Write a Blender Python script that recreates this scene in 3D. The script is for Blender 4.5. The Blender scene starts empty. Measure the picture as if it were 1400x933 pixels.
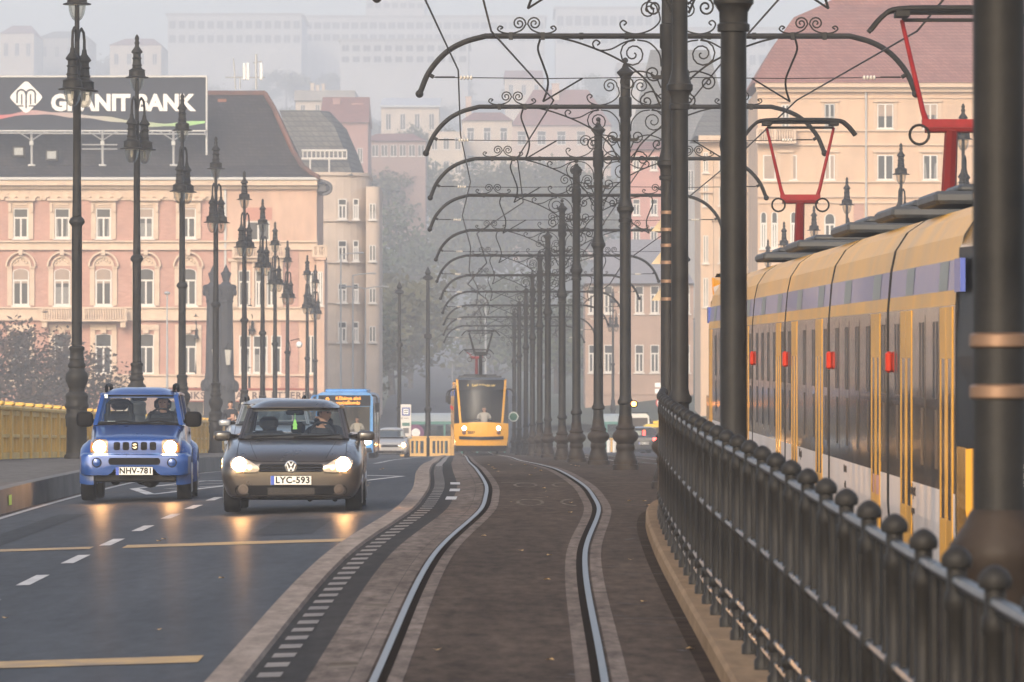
import bpy, bmesh, math, random
from mathutils import Vector, Matrix
from mathutils.bvhtree import BVHTree
random.seed(7)
S = bpy.context.scene
COL = S.collection
PI = math.pi
R = math.radians
F, CX, HY, CZ = 8000.0, 700.0, 542.0, 2.0     # photo focal length in pixels, centre column, horizon row, eye height

# ---------------------------------------------------------------- profile of the bridge deck and the street behind it
def interp(t, x):
    if x <= t[0][0]: return t[0][1]
    for i in range(len(t) - 1):
        x0, y0 = t[i]; x1, y1 = t[i + 1]
        if x <= x1:
            m0 = (y1 - t[i - 1][1]) / (x1 - t[i - 1][0]) if i > 0 else (y1 - y0) / (x1 - x0)
            m1 = (t[i + 2][1] - y0) / (t[i + 2][0] - x0) if i + 2 < len(t) else (y1 - y0) / (x1 - x0)
            u = (x - x0) / (x1 - x0); d = x1 - x0
            return (2*u**3 - 3*u*u + 1)*y0 + (u**3 - 2*u*u + u)*d*m0 + (3*u*u - 2*u**3)*y1 + (u**3 - u*u)*d*m1
    return t[-1][1]
HT = [(-10, 2.32), (10, 2.28), (20, 2.17), (38, 1.87), (58, 1.60), (74, 1.46), (90, 1.385), (107, 1.375), (130, 1.53), (150, 1.70),
      (173, 1.90), (197, 2.07), (258, 2.60), (300, 2.98), (350, 3.1), (420, 2.0), (500, 0.3), (700, -4.0), (950, -9.0), (1300, -16)]
def hh(D): return interp(HT, D)
def zg(X, D):                                   # deck height: slight fall from the tracks to the left kerb
    f = 0.03 * max(0.0, min(-X - 1.2, 6.0)) * max(0.0, min(1.0, (420 - D) / 60.0))
    return CZ - hh(D) - f
TC = [(5, -.32), (20, -.25), (38, -.15), (58, -.03), (74, .345), (82, .385), (90, .355), (107, .12), (140, -.25), (178, -.6), (258, -1.35), (330, -2.1)]
def tc(D): return interp(TC, D)
TR = [(5, 4.75), (43, 4.62), (95, 4.4), (150, 3.9), (258, 2.6), (330, 1.7)]
def tcr(D): return interp(TR, D)
def far(D): return D if D <= 500 else 500+(D-500)*3.4      # the slope behind lies deep
def px(x, y, D): return Vector(((x - CX) / F * D, D, CZ - (y - HY) * D / F))

# ---------------------------------------------------------------- tags
def tag(o, label=None, cat=None, group=None, kind=None):
    if label: o['label'] = label
    if cat: o['category'] = cat
    if group: o['group'] = group
    if kind: o['kind'] = kind
    return o
def thing(name, label, cat, loc=(0, 0, 0), rz=0.0, group=None):
    o = bpy.data.objects.new(name, None); COL.objects.link(o)
    o.location = loc; o.rotation_euler = (0, 0, rz); o.empty_display_size = .3
    return tag(o, label, cat, group)
def link(name, me, parent=None, loc=None, rz=0.0):
    o = bpy.data.objects.new(name, me); COL.objects.link(o)
    if parent: o.parent = parent
    if loc is not None: o.location = loc
    if rz: o.rotation_euler = (0, 0, rz)
    return o
def kids(o): return [c for c in list(KID.get(o.name, []))]
KID = {}
def copy_tree(o, parent=None):
    c = o.copy(); COL.objects.link(c)
    if parent: c.parent = parent
    for ch in o.children: copy_tree(ch, c)
    return c
def dup(o, label, loc, rz=None, scale=None):
    c = copy_tree(o); c.location = loc; c['label'] = label
    if rz is not None: c.rotation_euler = (0, 0, rz)
    if scale: c.scale = (scale,) * 3
    return c

# ---------------------------------------------------------------- materials
MATS = {}
def mat(name, col=(.5, .5, .5), rough=.6, metal=0.0, var=0.0, scale=3.0, col2=None, bump=0.0, bscale=40.0, coat=0.0, emit=0.0, ecol=None, spec=.5, detail=5.0, stretch=None):
    if name in MATS: return MATS[name]
    m = bpy.data.materials.new(name); m.use_nodes = True; MATS[name] = m
    nt = m.node_tree; b = nt.nodes['Principled BSDF']
    b.inputs['Base Color'].default_value = (*col, 1); b.inputs['Roughness'].default_value = rough
    b.inputs['Metallic'].default_value = metal; b.inputs['Specular IOR Level'].default_value = spec
    if coat: b.inputs['Coat Weight'].default_value = coat; b.inputs['Coat Roughness'].default_value = .06
    if emit:
        b.inputs['Emission Color'].default_value = (*(ecol or col), 1); b.inputs['Emission Strength'].default_value = emit
    if var or col2 or bump:
        tcn = nt.nodes.new('ShaderNodeTexCoord'); mp = nt.nodes.new('ShaderNodeMapping')
        nt.links.new(tcn.outputs['Object'], mp.inputs['Vector'])
        if stretch: mp.inputs['Scale'].default_value = stretch
    if var or col2:
        n = nt.nodes.new('ShaderNodeTexNoise'); n.inputs['Scale'].default_value = scale; n.inputs['Detail'].default_value = detail
        n.inputs['Roughness'].default_value = .62
        nt.links.new(mp.outputs[0], n.inputs['Vector'])
        rp = nt.nodes.new('ShaderNodeValToRGB')
        c2 = col2 or tuple(min(1, c * (1 + var)) for c in col)
        c1 = col if col2 else tuple(c * (1 - var) for c in col)
        rp.color_ramp.elements[0].position = .32; rp.color_ramp.elements[0].color = (*c1, 1)
        rp.color_ramp.elements[1].position = .68; rp.color_ramp.elements[1].color = (*c2, 1)
        nt.links.new(n.outputs['Fac'], rp.inputs['Fac']); nt.links.new(rp.outputs['Color'], b.inputs['Base Color'])
        mr = nt.nodes.new('ShaderNodeMapRange'); mr.inputs['To Min'].default_value = max(.03, rough - .1); mr.inputs['To Max'].default_value = min(1, rough + .1)
        nt.links.new(n.outputs['Fac'], mr.inputs['Value']); nt.links.new(mr.outputs[0], b.inputs['Roughness'])
    if bump:
        n2 = nt.nodes.new('ShaderNodeTexNoise'); n2.inputs['Scale'].default_value = bscale; n2.inputs['Detail'].default_value = 4
        nt.links.new(mp.outputs[0], n2.inputs['Vector'])
        bp = nt.nodes.new('ShaderNodeBump'); bp.inputs['Strength'].default_value = bump; bp.inputs['Distance'].default_value = .02
        nt.links.new(n2.outputs['Fac'], bp.inputs['Height']); nt.links.new(bp.outputs[0], b.inputs['Normal'])
    return m
def glass(name, tint=(.75, .82, .82), refl=.10, rough=.03):
    if name in MATS: return MATS[name]
    m = bpy.data.materials.new(name); m.use_nodes = True; MATS[name] = m
    nt = m.node_tree; nt.nodes.clear()
    out = nt.nodes.new('ShaderNodeOutputMaterial'); mx = nt.nodes.new('ShaderNodeMixShader')
    tr = nt.nodes.new('ShaderNodeBsdfTransparent'); tr.inputs[0].default_value = (*tint, 1)
    gl = nt.nodes.new('ShaderNodeBsdfGlossy'); gl.inputs['Roughness'].default_value = rough; gl.inputs[0].default_value = (.9, .95, 1, 1)
    lw = nt.nodes.new('ShaderNodeLayerWeight'); lw.inputs[0].default_value = .35
    mr = nt.nodes.new('ShaderNodeMapRange'); mr.inputs['To Min'].default_value = refl * .6; mr.inputs['To Max'].default_value = min(1, refl * 4)
    nt.links.new(lw.outputs['Fresnel'], mr.inputs['Value']); nt.links.new(mr.outputs[0], mx.inputs[0])
    nt.links.new(tr.outputs[0], mx.inputs[1]); nt.links.new(gl.outputs[0], mx.inputs[2]); nt.links.new(mx.outputs[0], out.inputs[0])
    return m
def brick_mat(name, c1, c2, mortar, scale=1.0, bw=.25, bh=.075, rough=.85, offset=.5):
    m = mat(name, c1, rough)
    nt = m.node_tree; b = nt.nodes['Principled BSDF']
    tcn = nt.nodes.new('ShaderNodeTexCoord'); sp = nt.nodes.new('ShaderNodeSeparateXYZ'); cb = nt.nodes.new('ShaderNodeCombineXYZ')
    ad = nt.nodes.new('ShaderNodeMath'); ad.operation = 'ADD'
    nt.links.new(tcn.outputs['Object'], sp.inputs[0]); nt.links.new(sp.outputs[0], ad.inputs[0]); nt.links.new(sp.outputs[1], ad.inputs[1])
    nt.links.new(ad.outputs[0], cb.inputs[0]); nt.links.new(sp.outputs[2], cb.inputs[1])
    bt = nt.nodes.new('ShaderNodeTexBrick'); bt.inputs['Scale'].default_value = scale
    bt.inputs['Brick Width'].default_value = bw; bt.inputs['Row Height'].default_value = bh; bt.inputs['Mortar Size'].default_value = bh * .12
    bt.inputs['Color1'].default_value = (*c1, 1); bt.inputs['Color2'].default_value = (*c2, 1); bt.inputs['Mortar'].default_value = (*mortar, 1)
    bt.offset = offset
    nt.links.new(cb.outputs[0], bt.inputs['Vector'])
    nz = nt.nodes.new('ShaderNodeTexNoise'); nz.inputs['Scale'].default_value = .6; nz.inputs['Detail'].default_value = 6
    nt.links.new(tcn.outputs['Object'], nz.inputs['Vector'])
    mr = nt.nodes.new('ShaderNodeMapRange'); mr.inputs['To Min'].default_value = .72; mr.inputs['To Max'].default_value = 1.25
    nt.links.new(nz.outputs['Fac'], mr.inputs['Value'])
    mx = nt.nodes.new('ShaderNodeMix'); mx.data_type = 'RGBA'; mx.blend_type = 'MULTIPLY'; mx.inputs[0].default_value = 1
    cc = nt.nodes.new('ShaderNodeCombineColor')
    for i in range(3): nt.links.new(mr.outputs[0], cc.inputs[i])
    nt.links.new(bt.outputs['Color'], mx.inputs[6]); nt.links.new(cc.outputs[0], mx.inputs[7]); nt.links.new(mx.outputs[2], b.inputs['Base Color'])
    return m

# ---------------------------------------------------------------- mesh builder
class MB:
    def __init__(s): s.v = []; s.f = []; s.m = []; s.sm = []
    def add(s, vs, fs, mi=0, smooth=False):
        n = len(s.v); s.v += [tuple(v) for v in vs]
        for f in fs: s.f.append(tuple(i + n for i in f)); s.m.append(mi); s.sm.append(smooth)
        return s
    def box(s, c, d, mi=0, rz=0.0, rx=0.0, ry=0.0):
        hx, hy, hz = d[0]/2, d[1]/2, d[2]/2
        vs = [Vector((x, y, z)) for x in (-hx, hx) for y in (-hy, hy) for z in (-hz, hz)]
        if rz or rx or ry:
            M = Matrix.Rotation(rz, 3, 'Z') @ Matrix.Rotation(ry, 3, 'Y') @ Matrix.Rotation(rx, 3, 'X'); vs = [M @ v for v in vs]
        c = Vector(c); vs = [v + c for v in vs]
        return s.add(vs, [(0, 1, 3, 2), (4, 6, 7, 5), (0, 4, 5, 1), (2, 3, 7, 6), (0, 2, 6, 4), (1, 5, 7, 3)], mi)
    def b2(s, x0, x1, y0, y1, z0, z1, mi=0):
        return s.box(((x0+x1)/2, (y0+y1)/2, (z0+z1)/2), (abs(x1-x0), abs(y1-y0), abs(z1-z0)), mi)
    def bbox(s, c, d, b=.02, mi=0):          # box with chamfered edges, long axis any
        hx, hy, hz = d[0]/2, d[1]/2, d[2]/2; b = min(b, hx*.9, hy*.9, hz*.9); rings = []
        for z, k in ((-hz, b), (-hz+b, 0), (hz-b, 0), (hz, b)):
            x, y = hx-k, hy-k
            rings.append([(c[0]+p, c[1]+q, c[2]+z) for p, q in ((x, y-b), (x-b, y), (-x+b, y), (-x, y-b), (-x, -y+b), (-x+b, -y), (x-b, -y), (x, -y+b))])
        return s.loft(rings, mi, caps=True)
    def loft(s, rings, mi=0, closed=True, caps=False, smooth=False):
        n = len(rings[0]); vs = [p for r in rings for p in r]; fs = []
        for i in range(len(rings) - 1):
            for j in range(n if closed else n - 1):
                k = (j + 1) % n
                fs.append((i*n+j, i*n+k, (i+1)*n+k, (i+1)*n+j))
        s.add(vs, fs, mi, smooth)
        if caps:
            b = len(s.v) - len(vs)
            s.f.append(tuple(b+j for j in reversed(range(n)))); s.m.append(mi); s.sm.append(False)
            e = b + (len(rings)-1)*n
            s.f.append(tuple(e+j for j in range(n))); s.m.append(mi); s.sm.append(False)
        return s
    def prism(s, poly, a, b, axis='y', mi=0):
        def P(u, v, w): return {'y': (u, w, v), 'x': (w, u, v), 'z': (u, v, w)}[axis]
        n = len(poly)
        s.add([P(u, v, a) for u, v in poly] + [P(u, v, b) for u, v in poly],
              [tuple(range(n)), tuple(reversed(range(n, 2*n)))] + [(i, i+n, (i+1) % n+n, (i+1) % n) for i in range(n)], mi)
        return s
    def tube(s, pts, r, n=8, mi=0, caps=True, smooth=True):
        pts = [Vector(p) for p in pts]; m = len(pts)
        rr = r if isinstance(r, (list, tuple)) else [r]*m
        rings = []; up = None
        for i, p in enumerate(pts):
            t = (pts[min(i+1, m-1)] - pts[max(i-1, 0)])
            t = t.normalized() if t.length > 1e-9 else Vector((0, 0, 1))
            if up is None:
                up = Vector((0, 0, 1)) if abs(t.z) < .9 else Vector((1, 0, 0))
            a = (up - t*up.dot(t)); a = a.normalized() if a.length > 1e-6 else t.orthogonal().normalized()
            b = t.cross(a); up = a
            rings.append([p + (a*math.cos(2*PI*k/n) + b*math.sin(2*PI*k/n))*rr[i] for k in range(n)])
        return s.loft(rings, mi, True, caps, smooth)
    def lathe(s, prof, n=12, c=(0, 0, 0), mi=0, smooth=True, caps=True, axis='z'):
        rings = []
        for r, z in prof:
            ring = []
            for k in range(n):
                a = 2*PI*k/n; u, v = r*math.cos(a), r*math.sin(a)
                p = (u, v, z) if axis == 'z' else ((u, z, v) if axis == 'y' else (z, u, v))
                ring.append((p[0]+c[0], p[1]+c[1], p[2]+c[2]))
            rings.append(ring)
        return s.loft(rings, mi, True, caps, smooth)
    def ball(s, c, r, n=10, m=6, mi=0):
        rx, ry, rz = r if isinstance(r, (tuple, list)) else (r, r, r); rings = []
        for i in range(m + 1):
            a = -PI/2 + PI*i/m; q = max(math.cos(a), .02)
            rings.append([(c[0]+rx*q*math.cos(2*PI*k/n), c[1]+ry*q*math.sin(2*PI*k/n), c[2]+rz*math.sin(a)) for k in range(n)])
        return s.loft(rings, mi, True, True, True)
    def sball(s, c, r, p=.45, n=20, m=12, mi=0):      # superellipsoid: a box with generous rounding
        f = lambda t: math.copysign(abs(t)**p, t); rings = []
        for i in range(m+1):
            a = -PI/2+PI*i/m; q = max(f(math.cos(a)), .02)
            rings.append([(c[0]+r[0]*q*f(math.cos(2*PI*k/n)), c[1]+r[1]*q*f(math.sin(2*PI*k/n)), c[2]+r[2]*f(math.sin(a))) for k in range(n)])
        return s.loft(rings, mi, True, True, True)
    def quad(s, a, b, c, d, mi=0): return s.add([a, b, c, d], [(0, 1, 2, 3)], mi)
    def grid(s, fn, nu, nv, mi=0, smooth=True):
        vs = [fn(i/nu, j/nv) for j in range(nv+1) for i in range(nu+1)]
        fs = [(j*(nu+1)+i, j*(nu+1)+i+1, (j+1)*(nu+1)+i+1, (j+1)*(nu+1)+i) for j in range(nv) for i in range(nu)]
        return s.add(vs, fs, mi, smooth)
    def slab(s, fn, nu, nv, off, mi=0, smooth=True):   # thick curved sheet, off(p) -> second surface
        a = [[Vector(fn(i/nu, j/nv)) for i in range(nu+1)] for j in range(nv+1)]
        vs = [p for row in a for p in row] + [Vector(off(p)) for row in a for p in row]
        N = (nu+1)*(nv+1); W = nu+1; fs = []
        for j in range(nv):
            for i in range(nu):
                q = (j*W+i, j*W+i+1, (j+1)*W+i+1, (j+1)*W+i); fs.append(q); fs.append(tuple(N+k for k in reversed(q)))
        for i in range(nu):
            fs.append((i+1, i, N+i, N+i+1)); k = nv*W+i; fs.append((k, k+1, N+k+1, N+k))
        for j in range(nv):
            fs.append((j*W, (j+1)*W, N+(j+1)*W, N+j*W)); k = j*W+nu; fs.append((k+W, k, N+k, N+k+W))
        return s.add(vs, fs, mi, smooth)
    def text(s, txt, size, mtx, mi=0, extrude=.004, bold=0.0, align='CENTER', space=1.0):
        vs, fs = text_geo(txt, size, extrude, bold, align, space)
        return s.add([mtx @ Vector(v) for v in vs], fs, mi)
    def mesh(s, name, mats):
        me = bpy.data.meshes.new(name)
        me.from_pydata(s.v, [], s.f)
        for m in (mats if isinstance(mats, (list, tuple)) else [mats]): me.materials.append(m)
        me.polygons.foreach_set('material_index', s.m); me.polygons.foreach_set('use_smooth', s.sm)
        me.update()
        bm = bmesh.new(); bm.from_mesh(me); bmesh.ops.recalc_face_normals(bm, faces=bm.faces); bm.to_mesh(me); bm.free()
        if any(s.sm): me.set_sharp_from_angle(angle=R(42))
        return me
    def build(s, name, mats, parent=None, loc=None, rel=False):
        if rel and parent is not None:
            L = parent.location if parent.parent is None else parent.location + parent.parent.location
            s.v = [(v[0]-L.x, v[1]-L.y, v[2]-L.z) for v in s.v]
        return link(name, s.mesh(name, mats), parent, loc)
    def top(s, name, mats, label, cat, group=None, base=None):     # a one-mesh thing, origin at its base
        if base is None:
            xs = [v[0] for v in s.v]; ys = [v[1] for v in s.v]; zs = [v[2] for v in s.v]
            base = ((min(xs)+max(xs))/2, (min(ys)+max(ys))/2, min(zs))
        s.v = [(v[0]-base[0], v[1]-base[1], v[2]-base[2]) for v in s.v]
        return tag(link(name, s.mesh(name, mats), None, base), label, cat, group)
    def struct(s, name, mats, kind='structure'):
        return tag(link(name, s.mesh(name, mats)), kind=kind)
TXT = {}
def text_geo(txt, size, extrude, bold, align, space):
    k = (txt, size, extrude, bold, align, space)
    if k in TXT: return TXT[k]
    cu = bpy.data.curves.new('t', 'FONT'); cu.body = txt; cu.size = size; cu.extrude = extrude; cu.offset = bold
    cu.align_x = align; cu.align_y = 'CENTER'; cu.resolution_u = 3; cu.space_character = space
    o = bpy.data.objects.new('t', cu); me = o.to_mesh()
    r = ([tuple(v.co) for v in me.vertices], [tuple(p.vertices) for p in me.polygons])
    o.to_mesh_clear(); bpy.data.objects.remove(o); bpy.data.curves.remove(cu)
    TXT[k] = r; return r
FRONT = Matrix.Rotation(PI/2, 4, 'X')           # text plane facing the viewer (-Y)
def at(x, y, z, M=FRONT): return Matrix.Translation((x, y, z)) @ M

def evaluated(me, mods):
    o = bpy.data.objects.new('tmp', me); COL.objects.link(o); mods(o)
    dg = bpy.context.evaluated_depsgraph_get(); dg.update()
    r = bpy.data.meshes.new_from_object(o.evaluated_get(dg)); bpy.data.objects.remove(o); return r
def strip(mb, xl, xr, D0, D1, step, dz=0.0, mi=0, n=1):
    k = max(1, int(round((D1-D0)/step)))
    def P(u, v):
        D = D0 + (D1-D0)*v; a = xl(D) if callable(xl) else xl; b = xr(D) if callable(xr) else xr
        X = a + (b-a)*u; return (X, D, zg(X, D) + (dz(D) if callable(dz) else dz))
    mb.grid(P, n, k, mi, True); return mb
SKY, SUN, HAZE, EXPO = 0.14, 1.55, 0.00072, 0.93
# ---------------------------------------------------------------- palette
IRON = mat('iron', (.0155, .0142, .013), .5, 0, var=.45, scale=2.5, bump=.12, bscale=60, spec=.16)
IRON2 = mat('iron_rail', (.022, .023, .026), .30, 0, var=.3, scale=5, spec=.35)
IRONB = mat('iron_brown', (.026, .019, .0145), .5, 0, var=.45, scale=3, bump=.1, spec=.13)
STEEL = mat('rail_steel', (.20, .182, .165), .38, 1.0, var=.3, scale=1.2)
RUBBER = mat('rubber', (.010, .010, .011), .8, spec=.2)
BLACK = mat('black_plastic', (.006, .006, .007), .55, spec=.08)
DARK = mat('dark_interior', (.018, .019, .022), .8)
WHITE = mat('white_paint', (.75, .75, .74), .5)
YELP = mat('yellow_paint', (.72, .47, .13), .5, var=.1, scale=2)
GLASS = glass('car_glass', (.86, .92, .92), .07)
LENS = glass('lens', (.95, .95, .92), .08)
SKIN = mat('skin', (.48, .27, .19), .55)
HAIR = mat('hair', (.02, .014, .01), .6)
COAT = mat('dark_coat', (.02, .022, .03), .85)
TROUS = mat('trousers', (.03, .032, .045), .85)
SHIRT = mat('white_shirt', (.42, .42, .43), .8)

# ---------------------------------------------------------------- ground, road, tracks
def asphalt(name, c, c2, rough, lo=.8, gloss=.03, grough=.4):
    m = mat(name, c, rough, bump=.25, bscale=55)
    nt = m.node_tree; b = nt.nodes['Principled BSDF']; b.inputs['Specular IOR Level'].default_value = 0; tcn = nt.nodes.new('ShaderNodeTexCoord')
    def noise(scale, sc):
        mp = nt.nodes.new('ShaderNodeMapping'); mp.inputs['Scale'].default_value = sc; n = nt.nodes.new('ShaderNodeTexNoise')
        n.inputs['Scale'].default_value = scale; n.inputs['Detail'].default_value = 7; n.inputs['Roughness'].default_value = .65
        nt.links.new(tcn.outputs['Object'], mp.inputs[0]); nt.links.new(mp.outputs[0], n.inputs['Vector']); return n
    a = noise(1.0, (1.3, .06, 1)); g = noise(7, (1, .22, 1)); p = noise(.5, (1, .3, 1))
    r1 = nt.nodes.new('ShaderNodeValToRGB'); r1.color_ramp.elements[0].position = .3; r1.color_ramp.elements[1].position = .7
    r1.color_ramp.elements[0].color = (*c, 1); r1.color_ramp.elements[1].color = (*c2, 1)
    s = nt.nodes.new('ShaderNodeMath'); s.operation = 'MULTIPLY_ADD'; s.inputs[1].default_value = .5
    h = nt.nodes.new('ShaderNodeMath'); h.operation = 'MULTIPLY'; h.inputs[1].default_value = .5
    nt.links.new(p.outputs[0], h.inputs[0]); nt.links.new(a.outputs[0], s.inputs[0]); nt.links.new(h.outputs[0], s.inputs[2]); nt.links.new(s.outputs[0], r1.inputs[0])
    mr = nt.nodes.new('ShaderNodeMapRange'); mr.inputs['To Min'].default_value = lo; mr.inputs['To Max'].default_value = 2 - lo
    mr.inputs['From Min'].default_value = .3; mr.inputs['From Max'].default_value = .7
    nt.links.new(g.outputs[0], mr.inputs[0]); cc = nt.nodes.new('ShaderNodeCombineColor')
    for i in range(3): nt.links.new(mr.outputs[0], cc.inputs[i])
    mx = nt.nodes.new('ShaderNodeMix'); mx.data_type = 'RGBA'; mx.blend_type = 'MULTIPLY'; mx.inputs[0].default_value = 1
    nt.links.new(r1.outputs[0], mx.inputs[6]); nt.links.new(cc.outputs[0], mx.inputs[7]); nt.links.new(mx.outputs[2], b.inputs['Base Color'])
    rr = nt.nodes.new('ShaderNodeMapRange'); rr.inputs['To Min'].default_value = grough-.08; rr.inputs['To Max'].default_value = grough+.10
    nt.links.new(a.outputs[0], rr.inputs[0]); gl = nt.nodes.new('ShaderNodeBsdfGlossy'); nt.links.new(rr.outputs[0], gl.inputs['Roughness'])
    ms = nt.nodes.new('ShaderNodeMixShader'); ms.inputs[0].default_value = gloss; out = nt.nodes['Material Output']
    nt.links.new(b.outputs[0], ms.inputs[1]); nt.links.new(gl.outputs[0], ms.inputs[2]); nt.links.new(ms.outputs[0], out.inputs['Surface'])
    return m
ROAD = asphalt('road_asphalt', (.019, .0205, .026), (.056, .060, .069), .6, .72, .085, .30)
PAVE = asphalt('track_paving', (.030, .021, .016), (.088, .064, .049), .7, .55, .02)
STRIPD = asphalt('strip_asphalt', (.022, .021, .021), (.042, .038, .036), .65, .75)
CONC = asphalt('rail_concrete', (.070, .054, .045), (.185, .15, .13), .75, .5, .02)
SEPA = asphalt('separator_stone', (.17, .135, .115), (.29, .245, .21), .75, .7, .02)
WALK = asphalt('pavement', (.10, .092, .085), (.15, .14, .13), .8)
KERB = mat('kerb_stone', (.10, .095, .09), .75, var=.35, scale=1.2, bump=.3, bscale=25)
KERBT = asphalt('kerb_tan', (.12, .08, .05), (.25, .175, .11), .75)
GROOVE = mat('groove', (.014, .010, .008), .9, spec=0)
MARKW = mat('mark_white', (.30, .29, .28), .6, col2=(.50, .48, .46), scale=3)
MARKF = mat('mark_faded', (.10, .085, .075), .7, col2=(.22, .19, .165), scale=3)
MARKY = mat('mark_yellow', (.18, .12, .06), .6, col2=(.48, .29, .075), scale=2.2)
EARTH = mat('earth', (.07, .075, .05), .95, var=.4, scale=.05)

def kx(D): return -6.9 - .0107*max(0, D-150)     # left kerb line
def par(D): return -10.7 - .0107*max(0, D-205)   # parapet line
def sepx(D): return tc(D) - 1.72
g = MB(); g.grid(lambda u, v: (-900+1800*u, -30+480*v, CZ-hh(-30+480*v)-.6), 8, 60, 0); g.struct('ground', EARTH)
r = MB(); strip(r, kx, lambda D: sepx(D)+.1, 8, 352, 2.0, 0, 0, 6); r.struct('road', ROAD)
r = MB(); strip(r, lambda D: sepx(D)+.1, lambda D: tc(D)-.9, 8, 352, 2.0, .004, 0, 2); r.struct('track_verge', STRIPD)
r = MB(); strip(r, lambda D: tc(D)-.9, lambda D: tcr(D)+1.9, 8, 352, 2.0, .006, 0, 8); r.struct('track_paving', PAVE)
r = MB(); strip(r, lambda D: tcr(D)+1.9, lambda D: tcr(D)+10.5, 8, 352, 3.0, .0, 0, 3); r.struct('road_beyond_tracks', ROAD)
r = MB()
def walk_z(D): return .33
strip(r, par, lambda D: kx(D)-.25, 8, 352, 2.5, .33, 0, 2); r.struct('pavement', WALK)
r = MB()
strip(r, lambda D: kx(D)-.25, lambda D: kx(D)-.02, 8, 352, 2.5, .335)
r.grid(lambda u, v: (kx(8+344*v)-.02*(1-u), 8+344*v, zg(kx(8+344*v), 8+344*v)+.335*(1-u)-.02*u), 1, 120)
r.struct('kerb', KERB)
r = MB(); strip(r, lambda D: kx(D)+.02, lambda D: kx(D)+.24, 8, 352, 3, .005); r.struct('gutter', CONC)
# graffiti dab on the kerb
p = px(18, 683, 80.5); MB().grid(lambda u, v: (kx(80)+.004, 80.2+.5*u, zg(kx(80), 80)+.1+.14*v), 1, 1).struct('kerb_paint_mark', mat('green_spray', (.35, .75, .05), .6))
# separator strip and its ticks
r = MB()
w = .12
r.loft([[(sepx(D)+a, D, zg(sepx(D), D)+b) for a, b in ((-.16, -.01), (-.13, .035), (.09, .035), (.12, -.01))] for D in [10+1.5*i for i in range(200)]], 0, False)
r.struct('separator_kerb', SEPA)
r = MB()
D = 30.0
while D < 125:
    strip(r, lambda d: sepx(d)+.17, lambda d: sepx(d)+.33, D, D+.5, .5, .010); D += 1.1
strip(r, lambda d: sepx(d)+.17, lambda d: sepx(d)+.32, 125, 300, 3, .010)
r.struct('separator_marking', MARKF)
# rails, grooves, concrete edges, for both tracks
def track(c, name, D1):
    rl = MB(); gr = MB(); cn = MB()
    for s in (-1, 1):
        off = s*.7525
        strip(rl, lambda d: c(d)+off-.025, lambda d: c(d)+off+.025, 12, D1, 1.2, .020)
        rl.grid(lambda u, v: (c(12+(D1-12)*v)+off-s*.025, 12+(D1-12)*v, zg(0, 12+(D1-12)*v)+.020-.03*u), 1, 240)
        a, b = (off-.085, off-.025) if s > 0 else (off+.025, off+.085)
        strip(gr, lambda d: c(d)+a, lambda d: c(d)+b, 12, D1, 1.2, .013)
        a2, b2 = (off-.19, off-.084) if s > 0 else (off+.084, off+.19)
        strip(cn, lambda d: c(d)+a2, lambda d: c(d)+b2, 12, D1, 1.2, .011)
        a3, b3 = (off+.05, off+.16) if s > 0 else (off-.16, off-.05)
        strip(cn, lambda d: c(d)+a3, lambda d: c(d)+b3, 12, D1, 1.2, .010)
    return rl, gr, cn
rl, gr, cn = track(tc, 'a', 330)
strip(cn, lambda d: tc(d)-1.20, lambda d: tc(d)-.918, 12, 330, 1.2, .0085)
rl.struct('rails', STEEL); gr.struct('rail_grooves', GROOVE); cn.struct('rail_edging', CONC)
rl, gr, cn = track(tcr, 'b', 330)
rl.struct('rails_beside_platform', STEEL); gr.struct('rail_grooves_beside_platform', GROOVE); cn.struct('rail_edging_beside_platform', CONC)
# painted marks
r = MB()
for D in (44, 49, 54, 59, 64, 69, 74.2, 79, 84, 96, 108, 120, 132, 144):
    strip(r, lambda d: -4.55+.006*(d-59), lambda d: -4.42+.006*(d-59), D, D+2.2, 1, .005)
def line(mb, x0, d0, x1, d1, w, dz=.006):
    a = Vector((x0, d0)); b = Vector((x1, d1)); n = (b-a).normalized(); n = Vector((-n.y, n.x))*w/2; k = max(1, int((b-a).length/1.0))
    vs = []; 
    for i in range(k+1):
        q = a.lerp(b, i/k)
        for t in (q+n, q-n): vs.append((t.x, t.y, zg(t.x, t.y)+dz))
    mb.add(vs, [(2*i, 2*i+1, 2*i+3, 2*i+2) for i in range(k)])
# give-way style marks and arrows past the cars
for seg in ((-6.2, 96, -5.55, 90), (-5.55, 90, -4.2, 100), (-5.9, 98, -4.4, 99.5), (-5.6, 95, -4.7, 96.5), (-5.4, 93, -5.0, 94.5), (-6.2, 96, -5.4, 103), (-5.4, 103, -4.2, 100)):
    line(r, *seg, .16)
for seg in ((-2.9, 94, -1.9, 101), (-1.9, 101, -3.6, 108), (-3.6, 108, -2.9, 94)): line(r, *seg, .14)
line(r, -6.72, 20, -6.72, 135, .10)
line(r, -4.0, 170, -4.1, 300, .12)
for D in (80, 85.5, 91): strip(r, lambda d: tc(d)-1.30, lambda d: tc(d)-1.15, D, D+1.9, 1, .0125)
r.struct('lane_markings', MARKW)
r = MB()
strip(r, -6.6, -2.19, 40.8, 41.6, .4, .0055, 0, 4)
strip(r, -4.2, -1.78, 63.0, 63.9, .4, .0055, 0, 4); strip(r, -6.4, -4.55, 63.0, 63.7, .4, .0055, 0, 3)
r.struct('lane_markings_yellow', MARKY)
r = MB()     # worn letters between the rails, crosswise joints
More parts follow.
